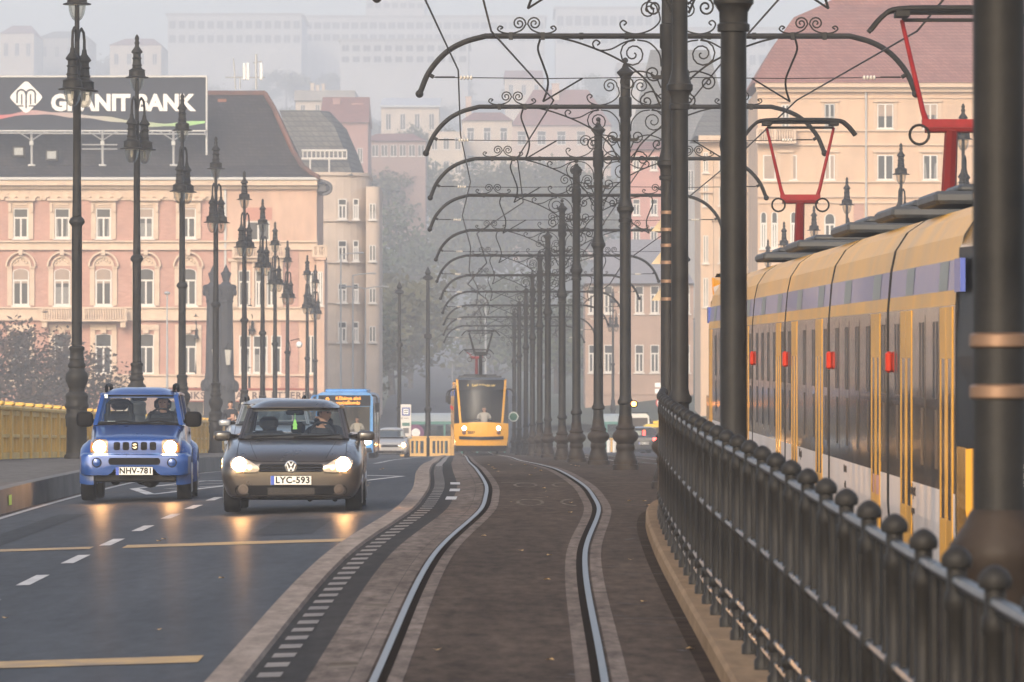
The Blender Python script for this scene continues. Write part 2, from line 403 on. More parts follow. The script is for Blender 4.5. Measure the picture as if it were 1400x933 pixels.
def ring(mb, cx, cd, rx, rd, a0, a1, w):
    n = 18; vs = []
    for i in range(n+1):
        a = a0+(a1-a0)*i/n
        for k in (0, 1):
            x = cx+(rx-k*w)*math.cos(a); d = cd+(rd-k*w*7)*math.sin(a); vs.append((x, d, zg(x, d)+.0125))
    mb.add(vs, [(2*i, 2*i+1, 2*i+3, 2*i+2) for i in range(n)])
for D in (78.5, 90.5):
    ring(r, tc(D)-.14, D, .19, 1.9, 0, 2*PI, .045)
    ring(r, tc(D)+.46, D, .2, 1.9, .5*PI, 1.5*PI, .045)
    line(r, tc(D)-1.02, D-1.4, tc(D)-.82, D-1.4, .5, .0125); line(r, tc(D)-1.0, D-1.4, tc(D)-.80, D+1.6, .06, .013)
for D in (73, 92.5): line(r, tc(D)-.5, D, tc(D)+.5, D, .18, .0128) if D > 90 else None
line(r, -6.6, 93, -2.3, 93, .22, .0062); line(r, tc(93)+1.0, 93, tc(93)+2.1, 93, .2, .0085)
for D, x0, x1 in ((31, -.9, -.7), (40, -1.25, -1.0), (48, -1.2, -.95)): line(r, x0, D, x1, D, .8, .009)
r.struct('worn_markings', mat('mark_worn', (.085, .068, .056), .8, col2=(.21, .18, .155), scale=2.5, spec=0))
r = MB()     # asphalt repairs, oil drips and hairline cracks in the carriageway
for (x, d, w, l) in ((-2.6, 66, .7, 6), (-3.4, 88, 1.2, 9), (-5.9, 56, .4, 22)): line(r, x, d, x+.06, d+l, w, .0035)
r.struct('asphalt_repairs', asphalt('asphalt_patch', (.014, .015, .018), (.038, .040, .045), .6, .72, .075, .3))
r = MB()     # patches and cracks on the paving
for i in range(60):
    D = random.uniform(24, 110); x = random.uniform(.8, 2.4); line(r, tc(D)+x*.7, D, tc(D)+x*.7+random.uniform(-.3, .5), D+random.uniform(-.4, .4), .02+.05*random.random(), .0088)
for D in (46, 54, 61, 69, 77): line(r, tc(D)+1.0, D, tc(D)+1.75, D+.1, .05, .0092)
r.struct('paving_cracks', mat('crack', (.016, .012, .01), .9))
# tan leaves
r = MB()
for i in range(46):
    D = random.uniform(40, 130); X = tc(D)+random.choice((-.4, .1, .4, 1.2, 1.4, -2.6, -4)); a = random.random()*6; q = .035
    r.add([(X+q*math.cos(a+k*PI/2), D+q*1.6*math.sin(a+k*PI/2), zg(X, D)+.02+.012*(k % 2)) for k in range(4)], [(0, 1, 2, 3)])
r.struct('fallen_leaves', mat('leaf_litter', (.45, .28, .10), .8), 'stuff')

# stone kerb that carries the railing
KX = [(10, 1.30), (25, 1.34), (38, 1.36), (52, 1.39), (60, 1.44), (68, 1.55), (73, 1.72), (76, 1.98)]
def kfx(D): return interp(KX, D)
r = MB()
def kring(D):
    x = kfx(D); z = zg(0, D)
    return [(x, D, z-.02), (x+.005, D, z+.12), (x+.03, D, z+.15), (x+.46, D, z+.15), (x+.46, D, z-.02)]
D = 12.0
while D < 75.5:
    e = min(D+1.48, 75.8); r.loft([kring(D+(e-D)*k/4) for k in range(5)], 0, True, True); D += 1.5
r.struct('platform_kerb', KERBT)
r = MB(); r.loft([[(kfx(d)-.10, d, zg(0, d)+.009), (kfx(d), d, zg(0, d)+.009)] for d in [12+.9*i for i in range(71)]], 0, False); r.struct('kerb_gutter', mat('gutter_dirt', (.034, .024, .018), .9, var=.5, scale=3, spec=0))

# ---------------------------------------------------------------- iron railing on that kerb
fence = thing('iron_railing', 'dark iron railing with knobbed posts on stone kerb beside the platform track', 'railing', (1.57, 40, zg(0, 40)+.15))
def fz(D): return zg(0, D)+.15
FXT = [(12, 1.73), (25, 1.67), (37, 1.59), (46, 1.525), (56, 1.56), (65, 1.67), (70, 1.80), (75, 1.95)]
def fx(D): return interp(FXT, D)
pm = MB()
pm.lathe([(.055, 0), (.055, .06), (.038, .08), (.038, .21), (.055, .225), (.06, .25), (.055, .275), (.038, .29), (.038, .72), (.046, .73), (.046, .79), (.038, .80),
          (.038, 1.17), (.047, 1.18), (.047, 1.24), (.038, 1.25), (.038, 1.335), (.056, 1.34), (.060, 1.358), (.059, 1.375), (.050, 1.393), (.034, 1.408), (.018, 1.418), (.004, 1.422)], 14)
pme = pm.mesh('post', IRON)
bm_ = MB(); bm_.tube([(0, 0, .05), (0, 0, 1.30)], .020, 6); bme = bm_.mesh('bar', IRON)
L0 = fence.location
Ds = [17.2]
while Ds[-1] < 74.5: Ds.append(Ds[-1]+1.66)
for i, D in enumerate(Ds):
    link('post', pme, fence, Vector((fx(D), D, fz(D)))-L0)
    if i: [link('bar', bme, fence, Vector((fx(D-q_), D-q_, fz(D-q_)))-L0) for q_ in (.55, 1.1)]
for zz, rr in ((1.29, .028), (.76, .026), (.27, .026), (.14, .02)):
    q = MB()
    for i in range(len(Ds)-1):
        n = 4; q.tube([(fx(d), d, fz(d)+zz) for d in [Ds[i]+(Ds[i+1]-Ds[i])*k/n for k in range(n+1)]], [rr*.85, rr, rr*1.05, rr, rr*.85], 8)
    q.build('rail', IRON2, fence, None, True)

# ---------------------------------------------------------------- yellow parapets
CREAM = mat('parapet_yellow', (.70, .43, .10), .6, var=.18, scale=1.2)
def parapet(label, fxx, D0, D1, zoff, bay=2.6):
    root = thing('bridge_parapet', label, 'parapet', (fxx((D0+D1)/2), (D0+D1)/2, zg(fxx((D0+D1)/2), (D0+D1)/2)+zoff))
    cop = MB(); n = int((D1-D0)/bay); L = root.location
    pm_ = MB(); pm_.b2(-.24, .07, -.14, .14, .002, 1.04); pm_.bbox((-.085, 0, 1.18), (.4, .4, .09), .03); pme_ = pm_.mesh('pier', CREAM)
    for i in range(n):
        a = D0+bay*i; b = a+bay; xa = fxx(a); pan = MB()
        def z(d): return zg(fxx(d), d)+zoff
        for k in range(3):      # three recessed fields with a frame between them
            u0 = a+.16+(bay-.32)*k/3+.04; u1 = a+.16+(bay-.32)*(k+1)/3-.04
            pan.loft([[(fxx(d)-.05, d, z(d)+h) for h in (.12, .95)] + [(fxx(d)-.16, d, z(d)+h) for h in (.95, .12)] for d in (u0, u1)], 0, True, True)
        for h0, h1 in ((0, .14), (.46, .53), (.93, 1.04)):
            pan.loft([[(fxx(d)+.02, d, z(d)+h0), (fxx(d)+.02, d, z(d)+h1), (fxx(d)-.2, d, z(d)+h1), (fxx(d)-.2, d, z(d)+h0)] for d in (a+.15, b-.15)], 0, True, True)
        for k in range(4):
            d = a+.16+(bay-.32)*k/3; pan.b2(fxx(d)-.2, fxx(d)+.015, d-.045, d+.045, z(d)+.141, z(d)+.929)
        pan.build('balustrade_panel', CREAM, root, None, True)
        cop.loft([[(fxx(d)+.09, d, z(d)+1.045), (fxx(d)+.10, d, z(d)+1.10), (fxx(d)+.05, d, z(d)+1.15), (fxx(d)-.25, d, z(d)+1.15), (fxx(d)-.3, d, z(d)+1.045)] for d in (a, b)], 0, True, True)
        link('pier', pme_, root, Vector((xa, a, z(a)))-L)
    cop.build('coping', CREAM, root, None, True)
    return root
parapet('yellow panelled bridge parapet along the pavement behind the tall lamps', par, 96, 340, .33)
parapet('yellow panelled parapet far beyond the tram tracks and second roadway', lambda D: tcr(D)+10.2, 220, 340, .25, 5.2)

# ---------------------------------------------------------------- bridge lamps
LGLASS = glass('lamp_glass', (.86, .84, .78), .12)
def lantern(root, c, name='lantern'):
    x, y, z = c      # z = underside of the hood flange
    b = MB()
    b.lathe([(.30, z), (.305, z+.02), (.215, z+.05), (.205, z+.17), (.215, z+.20), (.13, z+.25), (.115, z+.30), (.135, z+.33), (.115, z+.36), (.105, z+.48), (.13, z+.51), (.10, z+.54), (.10, z+.62), (.15, z+.66), (.14, z+.69), (.06, z+.80), (.045, z+.90)], 14, (x, y, 0))
    o = b.build(name, IRON, root)
    g_ = MB(); g_.lathe([(.185, z-.002), (.18, z-.10), (.15, z-.22), (.10, z-.31), (.05, z-.345)], 14, (x, y, 0)); g_.build('glass_bowl', LGLASS, o)
    k = MB(); k.lathe([(.03, z-.03), (.035, z-.12), (.02, z-.2)], 8, (x, y, 0)); k.build('bulb', mat('bulb_white', (.5, .47, .42), .4), o)
    return o
lamp0 = thing('street_lamp', 'x', 'lamp', (0, 0, 0), 0, 'three-headed bridge lamps')
q = MB()
q.lathe([(.27, 0), (.27, .06), (.235, .10), (.225, .15), (.215, .66), (.235, .70), (.24, .84), (.25, .87), (.245, .93), (.225, .96), (.225, 1.06), (.255, 1.09), (.26, 1.14), (.235, 1.20), (.24, 1.30), (.25, 1.33), (.235, 1.38), (.17, 1.43), (.165, 1.50), (.185, 1.53), (.20, 1.58),
         (.24, 1.66), (.25, 1.74), (.235, 1.82), (.175, 1.88), (.165, 1.93), (.19, 1.96), (.195, 2.01), (.165, 2.05), (.155, 2.10), (.17, 2.13), (.15, 2.16), (.145, 2.30), (.165, 2.33), (.165, 2.38), (.12, 2.41)], 16)
q.build('base', IRON, lamp0)
q = MB()
q.lathe([(.112, 2.41), (.11, 4.95), (.12, 4.98), (.165, 5.03), (.17, 5.07), (.15, 5.12), (.10, 5.17), (.088, 6.0), (.084, 7.9), (.12, 7.94), (.12, 8.0), (.065, 8.06), (.06, 8.55), (.08, 8.58), (.055, 8.62), (.05, 9.75)], 14)
q.box((0, -.115, 4.55), (.07, .03, .45))
q.build('shaft', IRON, lamp0)
lantern(lamp0, (0, 0, 9.70))
q = MB(); q.lathe([(.05, 10.55), (.07, 10.6), (.045, 10.66), (.06, 10.71), (.05, 10.76), (.01, 10.82)], 10); q.build('finial', IRON, lamp0)
for s in (-1, 1):
    cx, cy = .10*s+.03, .36*s
    lantern(lamp0, (cx, cy, 7.86))
    q = MB()
    q.tube([(cx, cy, 8.70), (cx, cy, 8.95), (cx*.9, cy*.9, 9.12), (cx*.6, cy*.6, 9.20), (cx*.3, cy*.3, 9.12), (cx*.16, cy*.12, 8.92)], [.035, .03, .03, .03, .03, .03], 8)
    q.tube([(cx*.2, cy*.15, 8.15), (cx*.7, cy*.7, 8.40), (cx*.95, cy*.95, 8.62)], .022, 6)
    q.build('arm', IRON, lamp0)
lpos = [(125, 105), (150, 187), (175, 249), (200, 295), (225, 334), (250, 359), (275, 376), (300, 393), (325, 420), (350, 431)]
ordn = ['tallest', 'second', 'third', 'fourth', 'fifth', 'sixth', 'seventh', 'eighth', 'ninth', 'tenth']
llab = ['tall dark three-headed lamp beside the blue off-roader, the tallest in the picture',
        'dark three-headed lamp whose top crosses the space in the bank billboard lettering',
        'dark three-headed lamp in front of the K of the billboard lettering',
        'dark three-headed lamp in front of the twin bridgehead pylons, pedestrian at its foot',
        'dark three-headed lamp just beyond the twin bridgehead pylons',
        'sixth three-headed lamp along the pavement, behind the roof of the brown hatchback',
        'seventh three-headed lamp along the pavement, before the pink restaurant building',
        'eighth three-headed lamp along the pavement, with a round camera on its shaft',
        'small hazy three-headed lamp, second last of the pavement row by the bus',
        'smallest hazy three-headed lamp, last of the pavement row above the blue bus']
for i, (D, x) in enumerate(lpos):
    X = (x-CX)/F*D; z = zg(-6.9, D)+.33
    if i == 0: lamp0.location = (X, D, z); lamp0['label'] = llab[0]
    else: dup(lamp0, llab[i], (X, D, z), random.uniform(-.12, .06))
rlab = ['three-headed lamp showing between the nearest red pantograph arms', 'three-headed lamp rising before the peach building above the yellow tram roof',
        'three-headed lamp above the tram roof between the two red pantographs', 'small three-headed lamp just beside the farther red pantograph post',
        'smaller three-headed lamp on the far side of the farther red pantograph post', 'smallest lamp top peeking over the yellow tram roof']
for lb, (D, x) in zip(rlab, [(181, 1317), (205, 1232), (231, 1158), (258, 1113), (276, 1072), (300, 1050)]):
    X = (x-CX)/F*D; dup(lamp0, lb, (X, D, CZ-hh(D)+.2), random.uniform(-.1, .1))
# small camera on the eighth lamp
b = MB(); p = px(397, 466, 299.7); b.tube([p, p+Vector((.45, 0, .1)), p+Vector((.45, 0, -.05))], .025, 6); b.ball(p+Vector((.45, 0, -.2)), .17, 10, 6, 1)
b.tube([p+Vector((-.05, -.1, -.05)), p+Vector((.02, -.1, -.5)), p+Vector((-.02, -.1, -.8))], .02, 5)
b.top('security_camera', [IRON, WHITE], 'white dome camera on a bracket on the eighth pavement lamp', 'camera')
# ---------------------------------------------------------------- catenary masts
def cat(pts, n=6):                      # Catmull-Rom through points
    P = [Vector(p) for p in pts]; P = [P[0]*2-P[1]] + P + [P[-1]*2-P[-2]]; out = []
    for i in range(1, len(P)-2):
        for k in range(n):
            t = k/n; out.append(.5*((2*P[i]) + (P[i+1]-P[i-1])*t + (2*P[i-1]-5*P[i]+4*P[i+1]-P[i+2])*t*t + (3*P[i]-P[i-1]-3*P[i+1]+P[i+2])*t**3))
    return out + [P[-2]]
def spiral(cx, cz, r, a0, turns, y=0.0, n=22):   # from outside (angle a0) inwards
    o = []
    for i in range(n+1):
        t = i/n; a = a0+turns*2*PI*t; q = r*(1-t)**.8*.92+r*.08; o.append(Vector((cx+q*math.cos(a), y, cz+q*math.sin(a))))
    return o
ARM = 6.81
def scrollwork():                       # for the arm on the -x side, z measured from mast foot
    b = MB(); t = .013
    for s in (-1, 1):                   # crest on top of the arm
        c = -2.12
        tail = cat([(c+s*.40, 0, ARM+.10), (c+s*.36, 0, ARM+.13), (c+s*.41, 0, ARM+.15), (c+s*.44, 0, ARM+.10), (c+s*.36, 0, ARM+.05), (c+s*.22, 0, ARM+.04), (c+s*.08, 0, ARM+.09), (c+s*.012, 0, ARM+.18)], 4)
        sp = spiral(c+s*.115, ARM+.19, .10, PI if s > 0 else 0, -1.7*s)
        b.tube(tail+sp, t, 5)
        b.box((c+s*.24, 0, ARM), (.06, .11, .11))
    a = cat([(-.66, 0, ARM+.16), (-.62, 0, ARM+.20), (-.67, 0, ARM+.235), (-.72, 0, ARM+.18), (-.66, 0, ARM+.08), (-.48, 0, ARM+.03), (-.26, 0, ARM+.09), (-.12, 0, ARM+.22), (-.13, 0, ARM+.36)], 5)
    b.tube(a+spiral(-.29, ARM+.39, .14, -.1, 1.8), t, 5)
    a = cat([(-1.06, 0, ARM-.14), (-1.02, 0, ARM-.10), (-1.08, 0, ARM-.06), (-1.13, 0, ARM-.12), (-1.06, 0, ARM-.21), (-.86, 0, ARM-.20), (-.66, 0, ARM-.10), (-.50, 0, ARM-.05)], 5); b.tube(a, t, 5)
    b.tube(spiral(-.52, ARM-.27, .21, .45*PI, 1.9), t, 5)
    a = cat([(-.46, 0, ARM-.06), (-.28, 0, ARM-.10), (-.13, 0, ARM-.26), (-.10, 0, ARM-.46)], 5); b.tube(a, t, 5)
    b.tube(spiral(-.22, ARM-.56, .13, .1*PI, -1.7), t, 5)
    tie = cat([(-1.62, 0, ARM-.03), (-1.35, 0, ARM-.10), (-.95, 0, ARM-.25), (-.58, 0, ARM-.45), (-.28, 0, ARM-.72), (-.11, 0, ARM-1.05)], 5); b.tube(tie, .016, 5)
    a = cat([(-.10, 0, ARM-.78), (-.20, 0, ARM-.60), (-.42, 0, ARM-.53), (-.62, 0, ARM-.58)], 5); b.tube(a+spiral(-.60, ARM-.70, .12, .55*PI, 1.6), t, 5)
    a = cat([(-.10, 0, ARM-.95), (-.22, 0, ARM-.84), (-.34, 0, ARM-.86)], 5); b.tube(a+spiral(-.32, ARM-.98, .10, .6*PI, 1.5), t, 5)
    return b
def arm():
    b = MB()
    pts = [(-.05, 0, ARM), (-1.4, 0, ARM), (-2.62, 0, ARM)] + cat([(-2.74, 0, ARM), (-3.07, 0, ARM-.094), (-3.35, 0, ARM-.26), (-3.59, 0, ARM-.54), (-3.73, 0, ARM-.86)], 5)
    b.tube(pts, .042, 8); b.ball((-3.735, 0, ARM-.87), .062, 8, 6)
    for x in (-1.3, -.62): b.tube([(x-.03, 0, ARM), (x+.03, 0, ARM)], .052, 8)
    return b
def stay():
    b = MB(); z = ARM-.62
    b.tube([(-3.62, 0, z+.06), (-3.52, 0, z)], .03, 6); b.tube([(-3.52, 0, z), (-1.8, 0, z-.02), (-.1, 0, z)], .007, 4)
    b.tube([(-3.5, 0, z), (-3.2, 0, z)], .014, 5)
    return b
def insul():
    b = MB(); z = ARM-.625
    for i in range(4): b.lathe([(.012, -3.13+i*.05), (.034, -3.115+i*.05), (.034, -3.10+i*.05), (.012, -3.085+i*.05)], 8, (0, 0, z), 0, True, True, 'x')
    return b
def hanger():
    b = MB(); x = -1.9
    b.tube(cat([(x-.02, 0, ARM-.05), (x-.05, .1, ARM-.2), (x+.03, .3, ARM-.42), (x+.10, .5, ARM-.62), (x+.09, .6, ARM-.78), (x+.03, .7, ARM-.95)], 4), .017, 5)
    b.tube([(x+.03, .7, ARM-.95), (x+.62, .3, ARM-.62)], .014, 5)
    return b
def mirror_mb(b):
    c = MB(); c.v = [(-v[0], v[1], v[2]) for v in b.v]; c.f = list(b.f); c.m = list(b.m); c.sm = list(b.sm); return c
mast0 = thing('catenary_mast', 'x', 'tram mast', (0, 0, 0), 0, 'tram wire masts between the two tracks')
q = MB()
q.lathe([(.245, 0), (.245, .10), (.22, .115), (.215, .14), (.225, .17), (.205, .22), (.19, .27), (.165, .33), (.16, .37), (.175, .40), (.175, .46), (.16, .49), (.17, .52), (.215, .56), (.243, .61), (.246, .65), (.225, .70), (.18, .74), (.165, .76), (.185, .79), (.18, .81), (.145, .84), (.135, .90), (.125, 1.02)], 18)
q.build('base', IRONB, mast0)
q = MB()
q.lathe([(.118, 1.02), (.112, 1.22), (.145, 1.25), (.148, 1.30), (.12, 1.34), (.108, 1.40), (.103, 4.64), (.128, 4.645), (.130, 4.70), (.112, 4.715), (.115, 4.80), (.150, 4.86), (.160, 4.865), (.162, 4.93), (.145, 4.94), (.120, 5.02), (.100, 5.10), (.098, 5.2), (.095, 6.6), (.12, 6.64), (.12, 6.98), (.095, 7.0), (.09, 7.34), (.11, 7.38), (.16, 7.44), (.16, 7.46), (.07, 7.54), (.04, 7.62)], 16)
q.box((0, 0, 6.19), (.46, .10, .06))
q.build('shaft', IRON, mast0)
q = MB(); q.ball((0, 0, 7.68), .055, 8, 6); q.build('finial', IRON, mast0)
PORC = mat('porcelain', (.6, .55, .48), .3)
sc, ar, st, ins, hg = scrollwork(), arm(), stay(), insul(), hanger()
for f in (lambda b: b, mirror_mb):
    o = f(ar).build('arm', IRON, mast0)
    f(sc).build('scrollwork', IRON, o)
    o = f(st).build('stay_wire', IRON, mast0); f(ins).build('insulator', PORC, o)
    f(hg).build('wire_hanger', IRON, mast0)
MP = [(23.5, 1366), (46.5, 1003), (75, 929.5), (88, 913), (109.6, 855), (130, 818), (149, 788), (173, 768.5), (197, 749), (220, 738), (243, 728), (266, 719), (289, 710), (312, 703)]
mlab = ['thick brown tram mast filling the edge of the picture, two bright straps on it',
        'dark tram mast standing alone behind the railing against the peach building',
        'dark tram mast with a collar, standing before the mast with triangular signs',
        'dark tram mast carrying three triangular signs, half hidden behind another mast',
        'tram mast with a broad bulbous foot on the paving, beside the dark saloon car',
        'tram mast just beyond the bulbous-footed mast next to the dark saloon',
        'third tram mast of the open paving, counted from the dark saloon car',
        'fourth tram mast of the open paving, counted from the dark saloon car',
        'fifth tram mast of the open paving, counted from the dark saloon car',
        'sixth tram mast of the open paving, counted from the dark saloon car',
        'hazy tram mast, fourth one out from the oncoming yellow tram',
        'hazy tram mast, third one out from the oncoming yellow tram',
        'hazy tram mast, second one out from the oncoming yellow tram',
        'hazy tram mast right beside the oncoming yellow tram']
masts = []
for i, (D, x) in enumerate(MP):
    X = (x-CX)/F*D; loc = (X, D, zg(X, D))
    if i == 0: o = mast0; o.location = loc; o['label'] = mlab[0]
    else: o = dup(mast0, mlab[i], loc)
    if i == 2: o.scale = (1.04, 1.04, 1.105)      # a taller mast where the railing ends
    masts.append(o)
BRASS = mat('bright_strap', (.20, .12, .075), .45, .4)
def straps(o, zs, r):
    for z in zs:
        b = MB(); b.lathe([(r, z-.03), (r+.012, z-.022), (r+.012, z+.022), (r, z+.03)], 20); b.build('strap', BRASS, o)
zb = CZ-hh(23.5)-.0; straps(masts[0], [px(0, 536, 23.5).z-zb, px(0, 466, 23.5).z-zb], .108)
m4 = masts[3]; zb = m4.location.z
TAN = mat('sign_back', (.50, .40, .27), .6, var=.15, scale=4)
for yt, yb in ((289, 316), (334, 361), (383, 411)):
    a, b_ = px(0, yt, 88).z, px(0, yb, 88).z
    w = MB(); w.prism([(-.235, b_), (.235, b_), (0, a)], 88.16, 88.175, 'y')
    w.b2(-.03, .03, 88.05, 88.158, b_+.05, b_+.09); w.b2(-.03, .03, 88.05, 88.158, a-.12, a-.08)
    w.v = [(v[0]+m4.location.x-.01, v[1], v[2]) for v in w.v]
    w.top('triangular_sign', TAN, 'back of a tan triangular sign strapped to a tram mast, %s of three' % {289: 'top', 334: 'middle', 383: 'bottom'}[yt], 'sign', 'triangular signs on one mast')
    straps(m4, [a-zb-.02, b_-zb+.02], .098)
q = MB(); q.lathe([(.112, 1.66), (.13, 1.63), (.14, 1.60), (.20, 1.52), (.205, 1.46), (.19, 1.42), (.19, 1.06), (.16, 1.0)], 18); q.build('sleeve', IRONB, masts[0])
# signal lamp on the mast with the bulbous foot
p = px(866.5, 552.5, 109.4)
b = MB(); b.tube([p+Vector((-.09, 0, 0)), p], .03, 6); b.lathe([(.05, -.05), (.075, -.04), (.075, .05), (.06, .06)], 10, (p.x, p.y, p.z), 0, True, True, 'y')
so = b.top('signal_lamp', IRON, 'small lit orange signal lamp on the shaft of a bulbous-footed mast', 'signal')
b = MB(); b.lathe([(.05, -.062), (.005, -.07)], 10, (p.x-so.location.x, p.y-so.location.y, p.z-so.location.z), 0, True, True, 'y'); b.build('lens', mat('orange_glow', (1, .30, .04), .4, emit=9, ecol=(1, .3, .05)), so)
p = px(702, 570, 288); b = MB(); b.lathe([(.25, 0), (.25, .05), (.02, .055)], 16, (p.x, p.y-.4, p.z), 0, True, True, 'y'); b.tube([p+Vector((0, -.3, 0)), p+Vector((.25, 0, 0))], .03, 5)
so = b.top('round_signal', mat('pale_rim', (.6, .65, .6), .5), 'round green signal disc with pale rim beside the oncoming tram', 'signal')
b = MB(); b.lathe([(.185, -.36), (.01, -.37)], 14, (p.x-so.location.x, -.0+p.y-so.location.y-.05, p.z-so.location.z), 0, True, True, 'y'); b.build('disc', mat('green_disc', (.02, .16, .09), .4), so)

# contact wires zigzagging along both tracks
WIRE = mat('wire', (.03, .026, .026), .5)
def wire(label, pts):
    b = MB(); b.tube(pts, [.013 if p[1] < 160 else .02 for p in pts], 5); b.top('contact_wire', WIRE, label, 'wire', 'tram contact wires')
def zw(D): return CZ-hh(D)+ARM-.95
wl = [(30, -.6), (49, -.45), (70, -.25), (88.3, .63), (109.9, .10), (130.5, .25), (149.5, -.9), (173.5, -.75), (197.5, -1.5), (220, -.9), (243, -1.6), (266, -1.2), (289, -1.9), (312, -1.6)]
wire('thin dark contact wire zigzagging above the oncoming tram track', [(x, D, zw(D)) for D, x in wl])
wr = [(30, 4.9), (49, 4.3), (70, 4.85), (88.3, 4.3), (109.9, 4.2), (130.5, 3.8), (149.5, 3.9), (173.5, 3.3), (197.5, 3.3), (220, 2.8), (243, 2.6), (266, 2.2), (289, 2.0), (312, 1.6)]
wire('thin dark contact wire above the track of the long tram', [(x, D, zw(D)) for D, x in wr])
wire('thin dark feeder wire running high over the oncoming tram track', [(x*.3-1.0, D, zw(D)+.45) for D, x in wl])
wire('thin dark feeder wire running high over the long tram', [(4.0-.01*D, D, zw(D)+.5) for D, x in wr])

# ---------------------------------------------------------------- trams
TY = mat('tram_yellow', (.68, .33, .028), .22, var=.08, scale=.8, coat=.6)
TYS = mat('tram_yellow_side', (.60, .30, .026), .34, var=.2, scale=.9, spec=.3)
TBLUE = mat('tram_blue', (.16, .15, .30), .35, coat=.3, var=.1)
TBLUE2 = mat('tram_blue_end', (.03, .07, .36), .35, coat=.3)
TGREY = mat('tram_roof_grey', (.045, .048, .052), .5, var=.2, scale=2)
TGLASS = mat('tram_glass', (.012, .010, .010), .09, spec=.38, col2=(.085, .07, .064), scale=1.6, stretch=(1, 1.1, .3))  # streaky colour noise stands for vertical reflections in the glass
TDARK = mat('tram_dark', (.012, .011, .012), .4, spec=.2)
TSKIRT = mat('tram_white_advert', (.62, .58, .57), .35, var=.12, scale=.8)
TGREEN = mat('tram_grey_green', (.16, .18, .17), .35)
RED = mat('pantograph_red', (.21, .008, .010), .45, var=.2, scale=4, spec=.2)
LAMPW = mat('lamp_lit', (1, .93, .8), .3, emit=240, ecol=(1, .50, .18))
LAMPS = mat('lamp_lit_small', (1, .93, .8), .3, emit=9, ecol=(1, .85, .62))
REDL = mat('tail_lit', (1, .05, .03), .3, emit=5, ecol=(1, .05, .04))
REDD = mat('tail_dark', (.35, .012, .012), .25)
AMBER = mat('amber_lens', (.6, .2, .03), .25)
LED = mat('led_amber', (.6, .2, .02), .4, emit=1.1, ecol=(1, .33, .02))
def pantograph(root, y, name='pantograph', red=True, z0=3.42, top=5.62, th=1.0):
    m = RED if red else IRON
    b = MB()
    zk = z0+.75*(top-z0)*.0+1.02   # knee height
    b.box((0, y, z0+.06), (.5, .9, .10)); b.tube([(0, y+.5, z0+.1), (0, y, zk)], [.085, .07], 8)
    b.tube([(-.28, y, zk), (.28, y, zk)], .05, 8)
    o = b.build(name, mat('pantograph_dark_red', (.16, .012, .012), .4) if red else IRON, root)
    b = MB()
    for s in (-1, 1):
        b.tube([(s*.26, y, zk+.05), (s*.30, y, zk+.18), (s*.52, y, top-.12)], [.034*th, .028*th, .022*th], 8)
    b.box((0, y, zk+.05), (.62, .11, .085))
    b.build('upper_frame', m, o)
    b = MB()
    for dy in (-.18, .18):
        b.tube(cat([(-.86, y+dy, top-.24), (-.72, y+dy, top-.08), (-.56, y+dy, top-.01), (0, y+dy, top), (.56, y+dy, top-.01), (.72, y+dy, top-.08), (.86, y+dy, top-.24)], 4), .026, 6)
    b.tube([(-.52, y, top-.12), (.52, y, top-.12)], .02, 6)
    for s in (-1, 1):
        b.box((s*.52, y, top-.06), (.14, .42, .06))
    for dy in (-.12, .12): b.tube([(-.52, y+dy, top-.05), (.52, y+dy, top-.05)], .012, 5)
    b.build('collector_bow', IRON, o)
    for s in (-1, 1):
        b = MB(); a = [(s*.34+.10*math.cos(k*PI/8), y-.05, zk-.07+.10*math.sin(k*PI/8)) for k in range(17)]; b.tube(a, .016, 5); b.build('ring', IRON, o)
    return o
